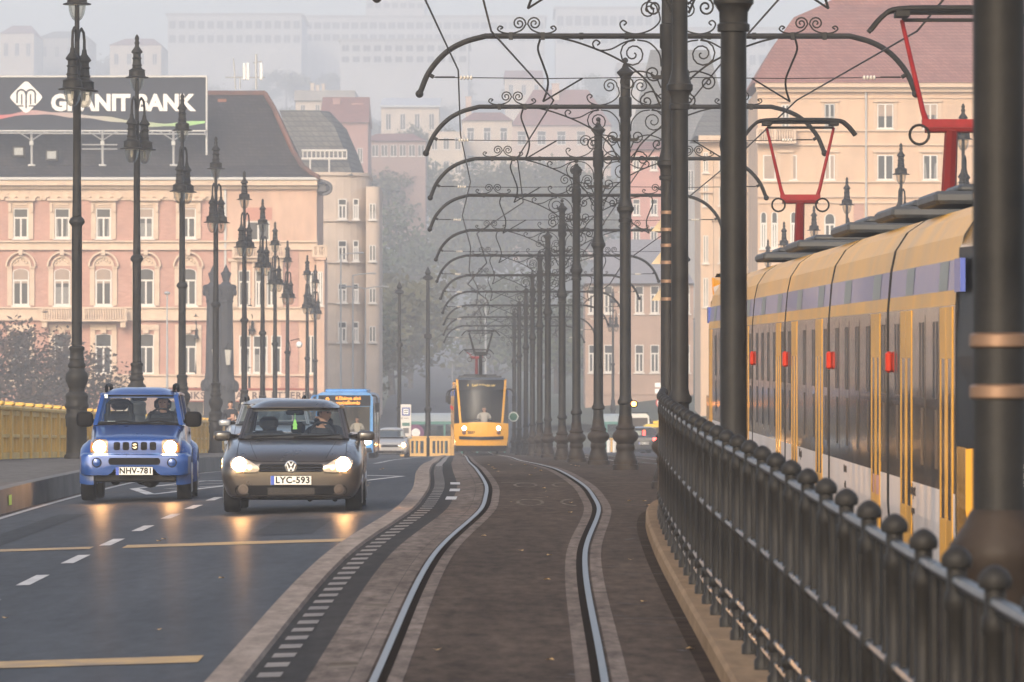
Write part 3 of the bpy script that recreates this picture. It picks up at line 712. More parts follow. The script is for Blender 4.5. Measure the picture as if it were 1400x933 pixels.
def tram(label, number, advert):
    root = thing('tram', label, 'tram', (0, 0, 0), 0, 'yellow articulated trams')
    # section, half: x, z ; material bands by height
    prof = [(1.13, .28), (1.17, .34), (1.2, .75), (1.2, 1.02), (1.2, 2.50), (1.19, 2.62), (1.17, 2.86), (1.13, 3.05), (1.02, 3.22), (.86, 3.33), (.55, 3.40), (0, 3.42)]
    bands = [TDARK, TSKIRT, TSKIRT, TGLASS, TYS, TBLUE, TYS, TYS, TYS, TGREY, TGREY]
    mats = [TDARK, TSKIRT, TGLASS, TYS, TBLUE, TGREY, TY]
    def module(y0, y1, wavy=False):
        b = MB(); ny = 4
        for i in range(len(prof)-1):
            mi = mats.index(bands[i])
            for s in (-1, 1):
                (xa, za), (xb, zb_) = prof[i], prof[i+1]
                def P(u, v): return (s*(xa+(xb-xa)*v), y0+(y1-y0)*u, za+(zb_-za)*v)
                b.grid(P, ny, 1, mi, True)
        for y in (y0, y1): b.add([(x, y, z) for x, z in prof]+[(-x, y, z) for x, z in reversed(prof[:-1])], [tuple(range(2*len(prof)-1))], 0)
        return b.build('car_body', mats, root)
    joints = [1.55, 9.2, 18.4, 27.6, 36.4, 44.7, 52.3]
    for i in range(6):
        y0, y1 = joints[i]+(.16 if i else 0), joints[i+1]-(.16 if i < 5 else 0)
        module(y0, y1)
        # side furniture, both sides
        L = y1-y0; doors = [(.16, .27), (.80, .95)] if i in (0, 5) else ([(.10, .24)] if i % 2 else [(.12, .26), (.70, .84)])
        if i == 0: doors = [(.03, .20), (.62, .80)]
        for s in (-1, 1):
            fr = MB(); dr = []
            for (u0, u1) in doors:
                a, c = y0+L*u0, y0+L*u1
                d = MB(); m_ = (a+c)/2
                for (p0, p1) in ((a, m_-.012), (m_+.012, c)):
                    d.b2(s*1.199, s*1.207, p0, p1, .36, .80, 0); d.b2(s*1.199, s*1.207, p0, p1, 2.08, 2.49, 0)
                    for e0, e1 in ((p0, p0+.11), (p1-.11, p1)): d.b2(s*1.199, s*1.2065, e0, e1, .801, 2.079, 0)
                    d.b2(s*1.199, s*1.203, p0+.111, p1-.111, .801, 2.079, 1)
                d.build('door', [TYS if i else TYS, TGLASS], root)
            # window panes, with dark blocks painted on the glass as reflections
            edges = [0]+[u for p_ in doors for u in p_]+[1]
            for k in range(0, len(edges), 2):
                a, c = y0+L*edges[k]+.06, y0+L*edges[k+1]-.06
                if c-a < .6: continue
                n = max(1, int((c-a)/1.5))
                for j in range(n):
                    e0 = a+(c-a)*j/n+.05; e1 = a+(c-a)*(j+1)/n-.05
                    w = MB(); w.b2(s*1.196, s*1.2035, e0, e1, 1.12, 2.44, 0)
                    w.b2(s*1.2042, s*1.2052, e0+.08, e0+.30, 1.75, 2.38, 1); w.b2(s*1.2042, s*1.2052, e0+.45, e0+.62, 1.75, 2.38, 1)
                    w.b2(s*1.2042, s*1.2052, e0+.12, e0+.42, 1.18, 1.66, 1)
                    w.build('window', [TGLASS, TDARK], root)
        # joints
        if i < 5:
            y = joints[i+1]; b = MB(); b.loft([[(x*.965, yy, z if z > .3 else .3) for x, z in prof]+[(-x*.965, yy, z if z > .3 else .3) for x, z in reversed(prof[:-1])] for yy in (y-.18, y-.09, y, y+.09, y+.18)], 0, True, False)
            b.build('bellows', mat('bellows', (.012, .011, .011), .6), root)
            for s in (-1, 1):
                b = MB(); b.bbox((s*1.225, y-.45, 2.04), (.06, .17, .19), .02); b.build('side_lamp', mat('red_orange', (.50, .03, .008), .4, spec=.2), root)
        # blue band breaks
        for s in (-1, 1):
            for f0, f1 in ((.12, .24), (.62, .74)):
                b = MB(); b.add([(s*1.193, y0+L*f0, 2.625), (s*1.193, y0+L*f1, 2.625), (s*1.174, y0+L*f1, 2.855), (s*1.174, y0+L*f0, 2.855)], [(0, 1, 2, 3)]); b.build('band_patch', TGREEN, root)
    # roof boxes
    for (a, c) in ((6.6, 8.7), (12, 14.5), (18.9, 21.9), (29, 32), (38, 40.6)):
        b = MB(); b.bbox((0, (a+c)/2, 3.475), (1.95, c-a, .11), .03); b.bbox((0, (a+c)/2, 3.56), (1.5, c-a-.5, .08), .03); b.build('roof_box', TGREY, root)
    # advert blocks on the skirt
    if advert:
        for s in (-1, 1):
            for y, t in ((6.0, advert[0]), (15.5, advert[1]), (24, advert[0])):
                M = Matrix.Rotation(-s*-PI/2 if False else (PI/2 if s > 0 else -PI/2), 4, 'Z') @ FRONT
                b = MB()
                for k, tx in enumerate(t): b.text(tx, .15 if k == 0 else .10, Matrix.Translation((s*1.206, y, .95-.17*k)) @ M, 0, .002)
                b.build('advert_lettering', TDARK, root)
            b = MB(); b.b2(s*1.202, s*1.206, 10.3, 11.2, .40, .98); b.build('advert_panel', mat('advert_pink', (.45, .20, .26), .4), root)
    # cabs
    for e in (0, 1):
        def Y(y): return y if e == 0 else 53.85-y
        def yf(x, z):                         # nose surface
            q = abs(x)/1.2
            base = .05+.50*q**2.4+ (0 if z < 1.35 else .33*((z-1.35)/2.05)**1.6) + (.10*((1.0-z)/.7)**2 if z < 1.0 else 0)
            return base
        def half(z): return 1.2-.05*max(0, (z-2.3))/1.0 - (.10*((.9-z)/.6) if z < .9 else 0)
        zs = [.16, .30, .42, .60, .70, .82, .92, 1.1, 1.28, 1.40, 1.46]
        us = [-1, -.92, -.80, -.66, -.45, -.22, 0, .22, .45, .66, .80, .92, 1]
        def top(u): return 1.40+.07*(1-u*u)
        low = MB()
        def sh(j): return 1 if j < 2 else 0
        for j in range(len(zs)-1):
            for i in range(len(us)-1):
                pts = []
                for (uu, z) in ((us[i], zs[j]), (us[i+1], zs[j]), (us[i+1], zs[j+1]), (us[i], zs[j+1])):
                    zz = z if z < 1.35 else z-.07*uu*uu
                    x = uu*half(zz); pts.append((x, Y(yf(x, zz)), zz))
                low.add(pts, [(0, 1, 2, 3)], sh(j), True)
        # nose sides back to the first module
        for s in (-1, 1):
            for j in range(len(zs)-1):
                zA, zB = zs[j], zs[j+1]
                if zB > 1.41: zB = 1.39
                if zA >= zB: continue
                low.add([(s*half(zA), Y(yf(half(zA), zA)), zA), (s*1.19, Y(1.6), max(zA, .28)), (s*1.19, Y(1.6), max(zB, .28)), (s*half(zB), Y(yf(half(zB), zB)), zB)], [(0, 1, 2, 3)], sh(j), True)
        nose = low.build('nose', [TY, TDARK], root)
        b = MB(); b.grid(lambda u, v: ((2*u-1)*.98, Y(yf((2*u-1)*.98, .76)-.05), .70+.14*v-.03*(1-abs(2*u-1))), 14, 1)
        b.grid(lambda u, v: ((2*u-1)*.98, Y(yf((2*u-1)*.98, .76)-.05+.07*v), .84-.03*(1-abs(2*u-1))), 14, 1); b.build('bumper_strip', TDARK, nose)
        for s in (-1, 1):
            for z, r_, m_, nm in ((1.19, .095, LAMPS, 'headlight'), (1.0, .075, mat('fog_dark', (.10, .03, .03), .3), 'marker_light')):
                x = s*.76; yv = yf(x, z)
                b = MB(); sg = -1 if e == 0 else 1
                b.lathe([(r_*1.25, 0), (r_*1.2, sg*.03), (r_, sg*.035)], 14, (x, Y(yv)+sg*.0, z), 1, True, True, 'y'); b.lathe([(r_, sg*.036), (.01, sg*.045)], 14, (x, Y(yv), z), 0, True, True, 'y')
                b.build(nm, [m_, TDARK], nose)
        if e == 0:
            b = MB(); b.text(number, .17, at(-.45, yf(-.45, 1.02)-.025, 1.0), 0, .004, .004); b.build('number_lettering', TDARK, nose)
        # windscreen, pillars, destination panel
        def W(z): return .88+.12*(z-1.4)/1.5
        ws = MB(); ws.grid(lambda u, v: ((2*u-1)*W(1.46+1.42*v), Y(yf((2*u-1)*W(1.46+1.42*v), 1.46+1.42*v)), 1.455-.07*(2*u-1)**2*(1-v)+1.42*v), 14, 8)
        ws.build('windscreen', glass('tram_screen', (.80, .78, .74), .03, .35), root)
        dp = MB(); dp.grid(lambda u, v: ((2*u-1)*(1.0+.0*v), Y(yf((2*u-1)*1.0, 2.88+.45*v)), 2.88+.45*v), 14, 4); d_ = dp.build('destination_panel', TDARK, root)
        dp = MB(); dp.grid(lambda u, v: ((2*u-1)*(1.08-.03*v), Y(yf((2*u-1)*1.0, 3.33)+.5*v), 3.33+.09*v), 12, 2); dp.build('front_roof', TGREY, root)
        if e == 0:
            b = MB(); b.text('4   Széll Kálmán tér', .16, at(0, yf(.3, 3.1)-.02, 3.08), 0, .002); b.build('destination_lettering', mat('led_dim', (.5, .35, .1), .5, emit=.25, ecol=(1, .7, .2)), d_)
        for s in (-1, 1):
            b = MB(); zz = [1.36, 1.6, 2.0, 2.4, 2.8, 3.1, 3.35]
            b.loft([[(s*(W(z)-.01), Y(yf(W(z), z)-.015), z), (s*(W(z)+.085), Y(yf(W(z)+.08, z)-.01), z), (s*(W(z)+.085), Y(yf(W(z)+.08, z)+.08), z), (s*(W(z)-.01), Y(yf(W(z), z)+.06), z)] for z in zz], 0, True, True); b.build('pillar', TY, root)
            b = MB(); b.add([(s*(W(z)+.085), Y(yf(W(z)+.08, z)+.02), z) for z in (1.38, 2.1, 2.95)]+[(s*(1.2 if z < 2.6 else 1.165), Y(1.58), z) for z in (2.95, 2.1, 1.38)], [(0, 1, 4, 5), (1, 2, 3, 4)]); b.build('cab_side_window', TDARK, root)
            b = MB(); b.add([(s*(W(z)+.085), Y(yf(W(z)+.08, z)+.02), z) for z in (2.95, 3.2, 3.36)]+[(s*x, Y(1.58), z) for x, z in ((.80, 3.36), (1.03, 3.2), (1.16, 2.95))], [(0, 1, 4, 5), (1, 2, 3, 4)], 0, True); b.build('cab_roof_side', TY, root)
            b = MB(); b.b2(s*1.165, s*1.205, Y(1.0), Y(1.57), 2.60, 2.86); b.build('band_end', TBLUE2, root)
            b = MB(); b.tube(cat([(s*1.12, Y(.55), 2.92), (s*1.32, Y(.40), 2.88), (s*1.42, Y(.36), 2.70), (s*1.42, Y(.36), 2.25)], 4), .045, 7); b.bbox((s*1.42, Y(.36), 2.45), (.13, .16, .40), .03); b.build('mirror', TDARK, root)
        b = MB(); b.add([(x, Y(1.6), z) for x, z in ((1.15, .35), (1.17, 2.6), (.9, 3.3), (-.9, 3.3), (-1.17, 2.6), (-1.15, .35))], [(0, 1, 2, 3, 4, 5)]); b.b2(-.9, .9, Y(.55), Y(1.2), .5, 1.3)
        b.build('cab_interior', mat('cab_grey', (.12, .11, .105), .8), root)
        if e == 0:
            b = MB(); b.tube([(-.75, yf(.75, 1.55)-.03, 1.52), (-.1, yf(.1, 1.6)-.04, 1.60)], .014, 5); b.tube([(-.72, yf(.7, 1.6)-.03, 1.56), (-.70, yf(.7, 2.0)-.03, 2.02)], .012, 5); b.tube([(.45, yf(.45, 1.5)-.03, 1.5), (.47, yf(.47, 2.8)-.03, 2.85)], .012, 5); b.build('wiper', BLACK, root)
    for y in (5.0, 48.5, 23):
        for s in (-1, 1):
            b = MB(); b.lathe([(.3, -.05), (.3, .05)], 14, (s*.75, y, .30), 0, True, True, 'x'); b.build('wheel', TDARK, root)
    return root
t1 = tram('long yellow tram with blue band passing behind the iron railing', '2037', (('Budapest', 'ingyenes'), ('utazzon', 'velünk', '2019')))
t1.location = (tcr(43)+.05, 44.2, zg(0, 70)-.02)
t1.rotation_euler = (math.atan2((CZ-hh(96))-(CZ-hh(44)), 52.0)*.0, 0, R(.25))
t2 = copy_tree(t1); t2['label'] = 'yellow tram coming head-on down the middle of the bridge'
t2.location = (tc(258), 258, zg(0, 258)); t2.rotation_euler = (0, 0, R(.75))
for o in list(t1.children):
    if o.name.startswith('mirror'): bpy.data.objects.remove(o); continue
    for q in list(o.children):
        if q.name.startswith(('number_lettering', 'destination_lettering')): bpy.data.objects.remove(q)
# the near tram follows the hump of the deck
t1.rotation_euler = (math.atan((hh(44)-hh(97))/53.0), 0, R(.25)); t1.location.z = CZ-hh(44.2)-.02
pantograph(t1, 17.0, 'pantograph', True, 3.45, 5.72)
pantograph(t1, 46.5, 'pantograph', True, 3.45, 5.72)
pantograph(t2, 4.0, 'pantograph', False, 3.45, 5.55, 1.8); pantograph(t2, 30.0, 'pantograph', True, 3.45, 4.9)
def tmat(root): root.rotation_mode = 'XYZ'; return Matrix.Translation(root.location) @ root.rotation_euler.to_matrix().to_4x4()

# ---------------------------------------------------------------- bus
BUSB = mat('bus_blue', (.045, .24, .58), .28, coat=.6, var=.06)
def bus():
    root = thing('city_bus', 'light blue city bus with amber destination display coming along the kerb lane', 'bus', (-7.5, 262, zg(-7.5, 262)), R(-.2))
    b = MB(); hw = 1.275
    prof = [(-hw, .28), (-hw, 2.75), (-hw+.10, 2.92), (-hw+.3, 3.0), (hw-.3, 3.0), (hw-.10, 2.92), (hw, 2.75), (hw, .28)]
    b.loft([[(x, y, z) for x, z in prof] for y in (.10, 12)], 0, True, False)
    b.add([(x, 12, z) for x, z in prof], [tuple(range(8))]); b.prism([(-hw, 2.75), (-hw+.10, 2.92), (-hw+.3, 3.0), (hw-.3, 3.0), (hw-.10, 2.92), (hw, 2.75), (hw, 2.35), (-hw, 2.35)], 0, .098, 'y')
    b.prism([(-hw, .28), (hw, .28), (hw, .84), (.95, .99), (-.95, .99), (-hw, .84)], 0, .098, 'y')
    for s in (-1, 1): b.b2(s*1.13, s*hw, 0, .098, .842, 2.348)
    b.build('body', BUSB, root)
    b = MB(); b.bbox((0, 5.5, 3.06), (1.9, 6.0, .16), .05); b.build('roof_pod', BUSB, root)
    b = MB(); b.b2(-1.16, 1.16, -.035, .02, 2.38, 2.86); dp = b.build('destination_panel', BLACK, root)
    b = MB(); b.text('9', .36, at(-.76, -.042, 2.62), 0, .003, .006); b.text('Kőbánya alsó', .21, at(.17, -.042, 2.72), 0, .003, .004); b.text('vasútállomás', .21, at(.17, -.042, 2.52), 0, .003, .004); b.build('display_lettering', LED, dp)
    b = MB(); b.b2(-1.2, 1.2, 1.9, 1.96, .4, 2.6); b.b2(-1.2, 1.2, .12, 1.88, .86, .95); b.build('cab_interior', mat('bus_inside', (.13, .12, .10), .8), root)
    b = MB(); b.grid(lambda u, v: ((2*u-1)*1.16, -.02-.06*(1-(2*u-1)**2), .98+1.38*v), 8, 2); b.build('windscreen', glass('bus_screen', (.85, .82, .74), .05), root)
    b = MB(); b.b2(-1.2, 1.2, -.02, .03, .42, .50); b.b2(-1.24, 1.24, -.025, .05, .29, .415); b.build('front_skirt', BLACK, root)
    b = MB(); b.b2(-1.1, 1.1, -.030, .01, .99, 1.16); b.build('dashboard_edge', BLACK, root)
    for s in (-1, 1):
        b = MB(); b.ball((s*.98, -.02, .76), (.22, .06, .11), 12, 6); b.build('headlight', LAMPS if s > 0 else mat('lamp_glass_dull', (.6, .6, .58), .15), root)
        b = MB(); b.tube(cat([(s*1.2, .1, 2.85), (s*1.42, -.25, 2.8), (s*1.48, -.35, 2.55)], 4), .04, 6); b.bbox((s*1.47, -.34, 2.32), (.2, .14, .42), .03); b.build('mirror', BLACK if s > 0 else BUSB, root)
        for y in (2.6, 8.7):
            b = MB(); b.lathe([(.47, -.14), (.49, -.05), (.49, .1), (.44, .14)], 18, (s*1.16, y, .49), 0, True, True, 'x'); b.build('wheel', RUBBER, root)
        b = MB(); b.b2(s*1.272, s*1.282, 1.5, 11.6, 1.15, 2.5); b.build('side_glazing', TGLASS, root)
        for y in (.5, 5.2, 9.6):
            b = MB(); b.b2(s*1.283, s*1.295, y, y+1.2, .42, 2.45); b.build('door', TDARK, root)
    b = MB(); b.tube([(-.9, -.09, 1.05), (.1, -.12, 1.25)], .02, 5); b.tube([(.2, -.12, 1.05), (.9, -.09, 1.3)], .02, 5); b.build('wiper', BLACK, root)
    return root
bus0 = bus()
# ---------------------------------------------------------------- people
def person(label, J, loc, rz=0.0, coat=COAT, legs=TROUS, group=None, hands=True, hair=HAIR, turn=0.0, skin=SKIN):
    """J: joints in metres; body grown as one skin, y- is forward"""
    bm = bmesh.new(); lay = bm.verts.layers.skin.verify(); V = {}; reg = []
    def v(name, co, r, root=False):
        q = bm.verts.new(co); q[lay].radius = (r, r); q[lay].use_root = root; V[name] = q; return q
    def e(a, b): bm.edges.new((V[a], V[b]))
    pel, ch, nk = Vector(J['pelvis']), Vector(J['chest']), Vector(J['neck'])
    v('pelvis', pel, .145, True); v('waist', pel.lerp(ch, .5), .135); v('chest', ch, .155); v('neck', nk, .055); v('skull', Vector(J['head']), .06)
    for a, b in (('pelvis', 'waist'), ('waist', 'chest'), ('chest', 'neck'), ('neck', 'skull')): e(a, b)
    skinpts = []
    for s, sd in ((-1, 'l'), (1, 'r')):
        sh, el, wr = Vector(J['shoulder_'+sd]), Vector(J['elbow_'+sd]), Vector(J['wrist_'+sd])
        v('sh'+sd, sh, .075); v('el'+sd, el, .052); v('wr'+sd, wr, .036); e('chest', 'sh'+sd); e('sh'+sd, 'el'+sd); e('el'+sd, 'wr'+sd)
        if hands:
            d = (wr-el).normalized(); side = d.cross(Vector((0, 0, 1))); side = side.normalized() if side.length > .1 else Vector((1, 0, 0)); dn = side.cross(d)
            v('pl'+sd, wr+d*.075, .038); e('wr'+sd, 'pl'+sd)
            skinpts += [wr+d*.05, wr+d*.15]
            for k in range(4):
                b0 = wr+d*.085+side*(k-1.5)*.021; ln = (.070, .082, .078, .062)[k]
                v('f%d%s' % (k, sd), b0, .011); v('g%d%s' % (k, sd), b0+d*ln*.55-dn*.008, .0095); v('h%d%s' % (k, sd), b0+d*ln*.85-dn*.04, .0085)
                e('pl'+sd, 'f%d%s' % (k, sd)); e('f%d%s' % (k, sd), 'g%d%s' % (k, sd)); e('g%d%s' % (k, sd), 'h%d%s' % (k, sd))
            v('t0'+sd, wr+d*.035-s*side*.036, .012); v('t1'+sd, wr+d*.075-s*side*.055-dn*.012, .010); e('wr'+sd, 't0'+sd); e('t0'+sd, 't1'+sd)
        hp, kn, an = Vector(J['hip_'+sd]), Vector(J['knee_'+sd]), Vector(J['ankle_'+sd])
        v('hp'+sd, hp, .105); v('kn'+sd, kn, .068); v('an'+sd, an, .048); v('to'+sd, an+Vector((s*.02, -.16, -.04)), .04)
        e('pelvis', 'hp'+sd); e('hp'+sd, 'kn'+sd); e('kn'+sd, 'an'+sd); e('an'+sd, 'to'+sd)
    me = bpy.data.meshes.new('b'); bm.to_mesh(me); bm.free()
    def mods(o):
        o.modifiers.new('s', 'SKIN'); m = o.modifiers.new('ss', 'SUBSURF'); m.levels = 1; m.render_levels = 1
    me = evaluated(me, mods)
    mb = MB(); hd = Vector(J['head'])+Vector((0, 0, .05)); segs = []
    vs = [x.co.copy() for x in me.vertices]
    wrs = [Vector(J['wrist_l']), Vector(J['wrist_r'])]; els = [Vector(J['elbow_l']), Vector(J['elbow_r'])]
    for p in me.polygons:
        c = sum((vs[i] for i in p.vertices), Vector())/len(p.vertices); mi = 1
        if c.z > nk.z+.0 and (c-nk).length < .35: mi = 0
        for w_, e_ in zip(wrs, els):
            d = (w_-e_).normalized(); t = (c-w_).dot(d)
            if t > -.01 and (c-w_).length < .24: mi = 0
        hips = [Vector(J['hip_l']), Vector(J['hip_r'])]
        if mi == 1:
            for sd in 'lr':
                h_, k_, a_ = Vector(J['hip_'+sd]), Vector(J['knee_'+sd]), Vector(J['ankle_'+sd])
                for a, b in ((h_, k_), (k_, a_)):
                    ab = b-a; t = max(0, min(1, (c-a).dot(ab)/ab.length_squared))
                    if (c-(a+ab*t)).length < .12 and not (t < .12 and a == h_): mi = 2
                if (c-a_).length < .09 or (c-(a_+Vector((0, -.12, -.04)))).length < .12: mi = 3
        mb.add([vs[i] for i in p.vertices], [tuple(range(len(p.vertices)))], mi, True)
    # head with brow, nose, chin, ears
    ct, st_ = math.cos(turn), math.sin(turn)
    def rot(p): return Vector((p.x*ct-p.y*st_, p.x*st_+p.y*ct, p.z))
    def headp(u, v):
        a = u*2*PI; t = -PI/2+PI*v; cx, cy, cz = math.cos(t)*math.sin(a), -math.cos(t)*math.cos(a), math.sin(t)
        k = 1-.18*max(0, -cz)**1.5
        x, y, z = .077*cx*k, .096*cy, .118*cz
        if cy < 0:
            y -= .028*math.exp(-((x/.014)**2+((z+.018)/.026)**2)) + .006*math.exp(-((x/.03)**2+((z+.075)/.02)**2)) + .004*math.exp(-(((z-.03)/.012)**2+(x/.05)**2))
            y += .008*math.exp(-(((abs(x)-.033)/.014)**2+((z-.008)/.012)**2))
        return rot(Vector((x, y, z)))+hd
    mb.grid(headp, 28, 18, 0)
    for s in (-1, 1):
        mb.ball(hd+rot(Vector((s*.079, .005, -.012))), (.012, .022, .032), 8, 5, 0)
        mb.ball(hd+rot(Vector((s*.032, -.082, .008))), (.013, .010, .008), 8, 5, 3)
    mb.ball(hd+rot(Vector((0, -.088, -.055))), (.024, .009, .006), 8, 5, 4)
    root = mb.top('person', [skin, coat, legs, BLACK, mat('lips', (.35, .14, .11), .6)], label, 'person', group, (0, 0, 0))
    h = MB(); h.grid(lambda u, v: (lambda p: p)(rot(Vector(((.086*math.cos(v*1.35)*math.sin(u*2*PI)), -.100*math.cos(v*1.35)*math.cos(u*2*PI)*(1 if math.cos(u*2*PI) < 0 else .93)+.008, .02+.112*math.sin(v*1.5)-(.055*(1-v)*(1 if math.cos(u*2*PI) < .35 else -.6)))))+hd), 22, 7)
    ho = h.build('hair', hair, root)
    root.location = loc; root.rotation_euler = (0, 0, rz)
    return root
def seated(lean=0.0, hl=None, hr=None):
    J = dict(pelvis=(0, 0, .08), chest=(0, .12+lean, .50), neck=(0, .10+lean, .66), head=(0, .07+lean, .76),
             shoulder_l=(-.20, .11+lean, .58), shoulder_r=(.20, .11+lean, .58), elbow_l=(-.30, -.12, .36), elbow_r=(.30, -.12, .36),
             wrist_l=hl or (-.17, -.34, .42), wrist_r=hr or (.17, -.34, .42), hip_l=(-.1, -.02, .06), hip_r=(.1, -.02, .06),
             knee_l=(-.15, -.46, .10), knee_r=(.15, -.46, .10), ankle_l=(-.15, -.60, -.28), ankle_r=(.15, -.60, -.28))
    return J
def standing(step=0.0, arms='down'):
    J = dict(pelvis=(0, 0, .97), chest=(0, .02, 1.33), neck=(0, 0, 1.50), head=(0, -.02, 1.60),
             shoulder_l=(-.19, .01, 1.42), shoulder_r=(.19, .01, 1.42), elbow_l=(-.25, .02-step*.3, 1.12), elbow_r=(.25, .02+step*.3, 1.12),
             wrist_l=(-.24, -.08-step*.5, .88), wrist_r=(.24, -.08+step*.5, .88), hip_l=(-.1, 0, .93), hip_r=(.1, 0, .93),
             knee_l=(-.11, -.03-step, .50), knee_r=(.11, -.03+step*.6, .50), ankle_l=(-.11, .02-step*.8, .08), ankle_r=(.11, .02+step*1.2, .09))
    if arms == 'front': J.update(wrist_l=(-.06, -.24, 1.18), wrist_r=(.10, -.24, 1.14), elbow_l=(-.28, -.02, 1.12), elbow_r=(.28, -.02, 1.12))
    return J

# ---------------------------------------------------------------- cars
def paint(name, c, metal=.35, rough=.28): return mat(name, c, rough, metal, coat=.7, var=.05, scale=2)
def plate_parts(body, txt, c, w, h, back=False):
    x, y, z = c; s = 1 if not back else -1
    b = MB(); b.bbox((x, y, z), (w, .02, h), .006, 0); b.box((x-s*(w/2-.024), y-s*.0115, z), (.045, .004, h*.9), 1)
    for a, q in ((0, h/2-.004), (0, -h/2+.004)): b.box((x, y-s*.011, z+q), (w*.99, .004, .007), 2)
    o = b.build('number_plate', [mat('plate_white', (.72, .71, .67), .4), mat('plate_blue', (.03, .08, .42), .4), BLACK], body)
    M = Matrix.Identity(4) if not back else Matrix.Rotation(PI, 4, 'Z')
    t = MB(); t.text(txt, h*.92, Matrix.Translation((x+s*.022, y-s*.0125, z)) @ M @ FRONT, 0, .002, .0035, space=1.08); t.build('plate_lettering', BLACK, o)
    return o
class Proj:
    """lays outlines on a car's surface along y (side=0) or along x"""
    def __init__(s, me): s.t = BVHTree.FromPolygons([v.co for v in me.vertices], [tuple(p.vertices) for p in me.polygons])
    def front(s, u, v, back=False):
        h = s.t.ray_cast(Vector((u, 9 if back else -3, v)), Vector((0, -1 if back else 1, 0)))
        return (h[0], h[1]) if h[0] else (None, None)
def resample(o, n):
    L = [0]; m = len(o)
    for i in range(m): L.append(L[-1]+math.dist(o[i], o[(i+1) % m]))
    r = []
    for k in range(n):
        t = L[-1]*k/n; i = max(j for j in range(m) if L[j] <= t+1e-9); q = (t-L[i])/max(L[i+1]-L[i], 1e-9); a, b = o[i], o[(i+1) % m]
        r.append((a[0]+(b[0]-a[0])*q, a[1]+(b[1]-a[1])*q))
    return r
def patch(pj, outline, off=.008, mi=0, mb=None, n=28, rings=5, back=False, bulge=0.0, rim=True):
    mb = mb or MB(); o = resample(outline, n); cx = sum(p[0] for p in o)/n; cz = sum(p[1] for p in o)/n; ys = []; rg = []
    s = 1 if back else -1
    def P(k, p):
        u, v = cx+(p[0]-cx)*k, cz+(p[1]-cz)*k
        h, nn = pj.front(u, v, back)
        return (u, v, h.y if h else None)
    raw = [[P(k/rings, p) for p in o] for k in range(rings, 0, -1)]
    known = [q[2] for r_ in raw for q in r_ if q[2] is not None]; d = (sum(known)/len(known)) if known else 0
    for i, r_ in enumerate(raw):
        k = 1-i/rings; rg.append([(u, (y if y is not None else d)+s*(off+bulge*(1-k*k)), v) for u, v, y in r_])
    vs = [p for r_ in rg for p in r_]; fs = []
    for i in range(len(rg)-1):
        for j in range(n): fs.append((i*n+j, i*n+(j+1) % n, (i+1)*n+(j+1) % n, (i+1)*n+j))
    h, _ = pj.front(cx, cz, back); vs.append((cx, (h.y if h else d)+s*(off+bulge), cz)); c = len(vs)-1; b0 = (len(rg)-1)*n
    for j in range(n): fs.append((b0+j, b0+(j+1) % n, c))
    if rim:
        e = len(vs); vs += [(p[0], p[1]-s*(off+.02), p[2]) for p in rg[0]]
        for j in range(n): fs.append((j, (j+1) % n, e+(j+1) % n, e+j))
    mb.add(vs, fs, mi, True); return mb
def circ(cx, cz, r, n=24, rz=None): return [(cx+r*math.cos(2*PI*k/n), cz+(rz or r)*math.sin(2*PI*k/n)) for k in range(n)]
def mir(o): return [(-x, z) for x, z in reversed(o)]
def rrect(x0, x1, z0, z1, r=.02, k=4):
    o = []
    for cx, cz, a in ((x1-r, z1-r, 0), (x0+r, z1-r, PI/2), (x0+r, z0+r, PI), (x1-r, z0+r, 1.5*PI)):
        o += [(cx+r*math.cos(a+PI/2*i/k), cz+r*math.sin(a+PI/2*i/k)) for i in range(k+1)]
    return o
def body_mesh(stations, wheels, wr, sub=2, archw=.34):
    """stations: (y, zbottom, ztop, w_bottom, w_mid, w_top, z_mid, crown)"""
    rings = []
    for y, zb, zt, wb, wm, wt, zm, cr in stations:
        half = [(0, zb), (wb*.8, zb), (wb, zb+.03), (wm, zm-.06), (wm*1.003, zm+(zt-zm)*.30), (wm*.985, zm+(zt-zm)*.62), (wt+(wm-wt)*.42, zt-.045), (wt+(wm-wt)*.10, zt-.006), (wt*.9, zt), (wt*.5, zt+cr*.8), (0, zt+cr)]
        full = half+[(-x, z) for x, z in reversed(half[1:-1])]
        rings.append([(x, y, z) for x, z in full])
    b = MB(); b.loft(rings, 0, True, True, True); me = b.mesh('b', DARK)
    cut = MB()
    for y in wheels:
        for s in (-1, 1): cut.lathe([(wr+.05, -archw/2), (wr+.05, archw/2)], 28, (s*(stations[len(stations)//2][4]+.02), y, wr+.01), 0, False, True, 'x')
    cm = cut.mesh('c', DARK)
    co = bpy.data.objects.new('cut', cm); COL.objects.link(co)
    def mods(o):
        m = o.modifiers.new('s', 'SUBSURF'); m.levels = m.render_levels = sub
        m = o.modifiers.new('b', 'BOOLEAN'); m.operation = 'DIFFERENCE'; m.solver = 'EXACT'; m.object = co; m.use_self = False
    r = evaluated(me, mods); bpy.data.objects.remove(co)
    r.materials.clear(); return r
def wheel(root, x, y, r, w, s, rim=True):
    b = MB(); b.lathe([(r*.62, -w/2), (r*.93, -w/2), (r, -w/2+.03), (r, w/2-.03), (r*.93, w/2), (r*.62, w/2)], 26, (x, y, r), 0, True, True, 'x'); o = b.build('wheel', RUBBER, root)
    if rim:
        b = MB(); q = s*(w/2-.0)
        b.lathe([(r*.64, q), (r*.62, q+s*.008), (r*.55, q-s*.03), (r*.16, q-s*.01), (.01, q+s*.0)], 20, (x, y, r), 0, True, False, 'x')
        for k in range(5):
            a = 2*PI*k/5; b.box((x+q+s*.004, y+r*.36*math.cos(a), r+r*.36*math.sin(a)), (.02, r*.44, .06), 0, 0, a)
        b.build('rim', mat('alloy', (.45, .45, .46), .3, .9), o)
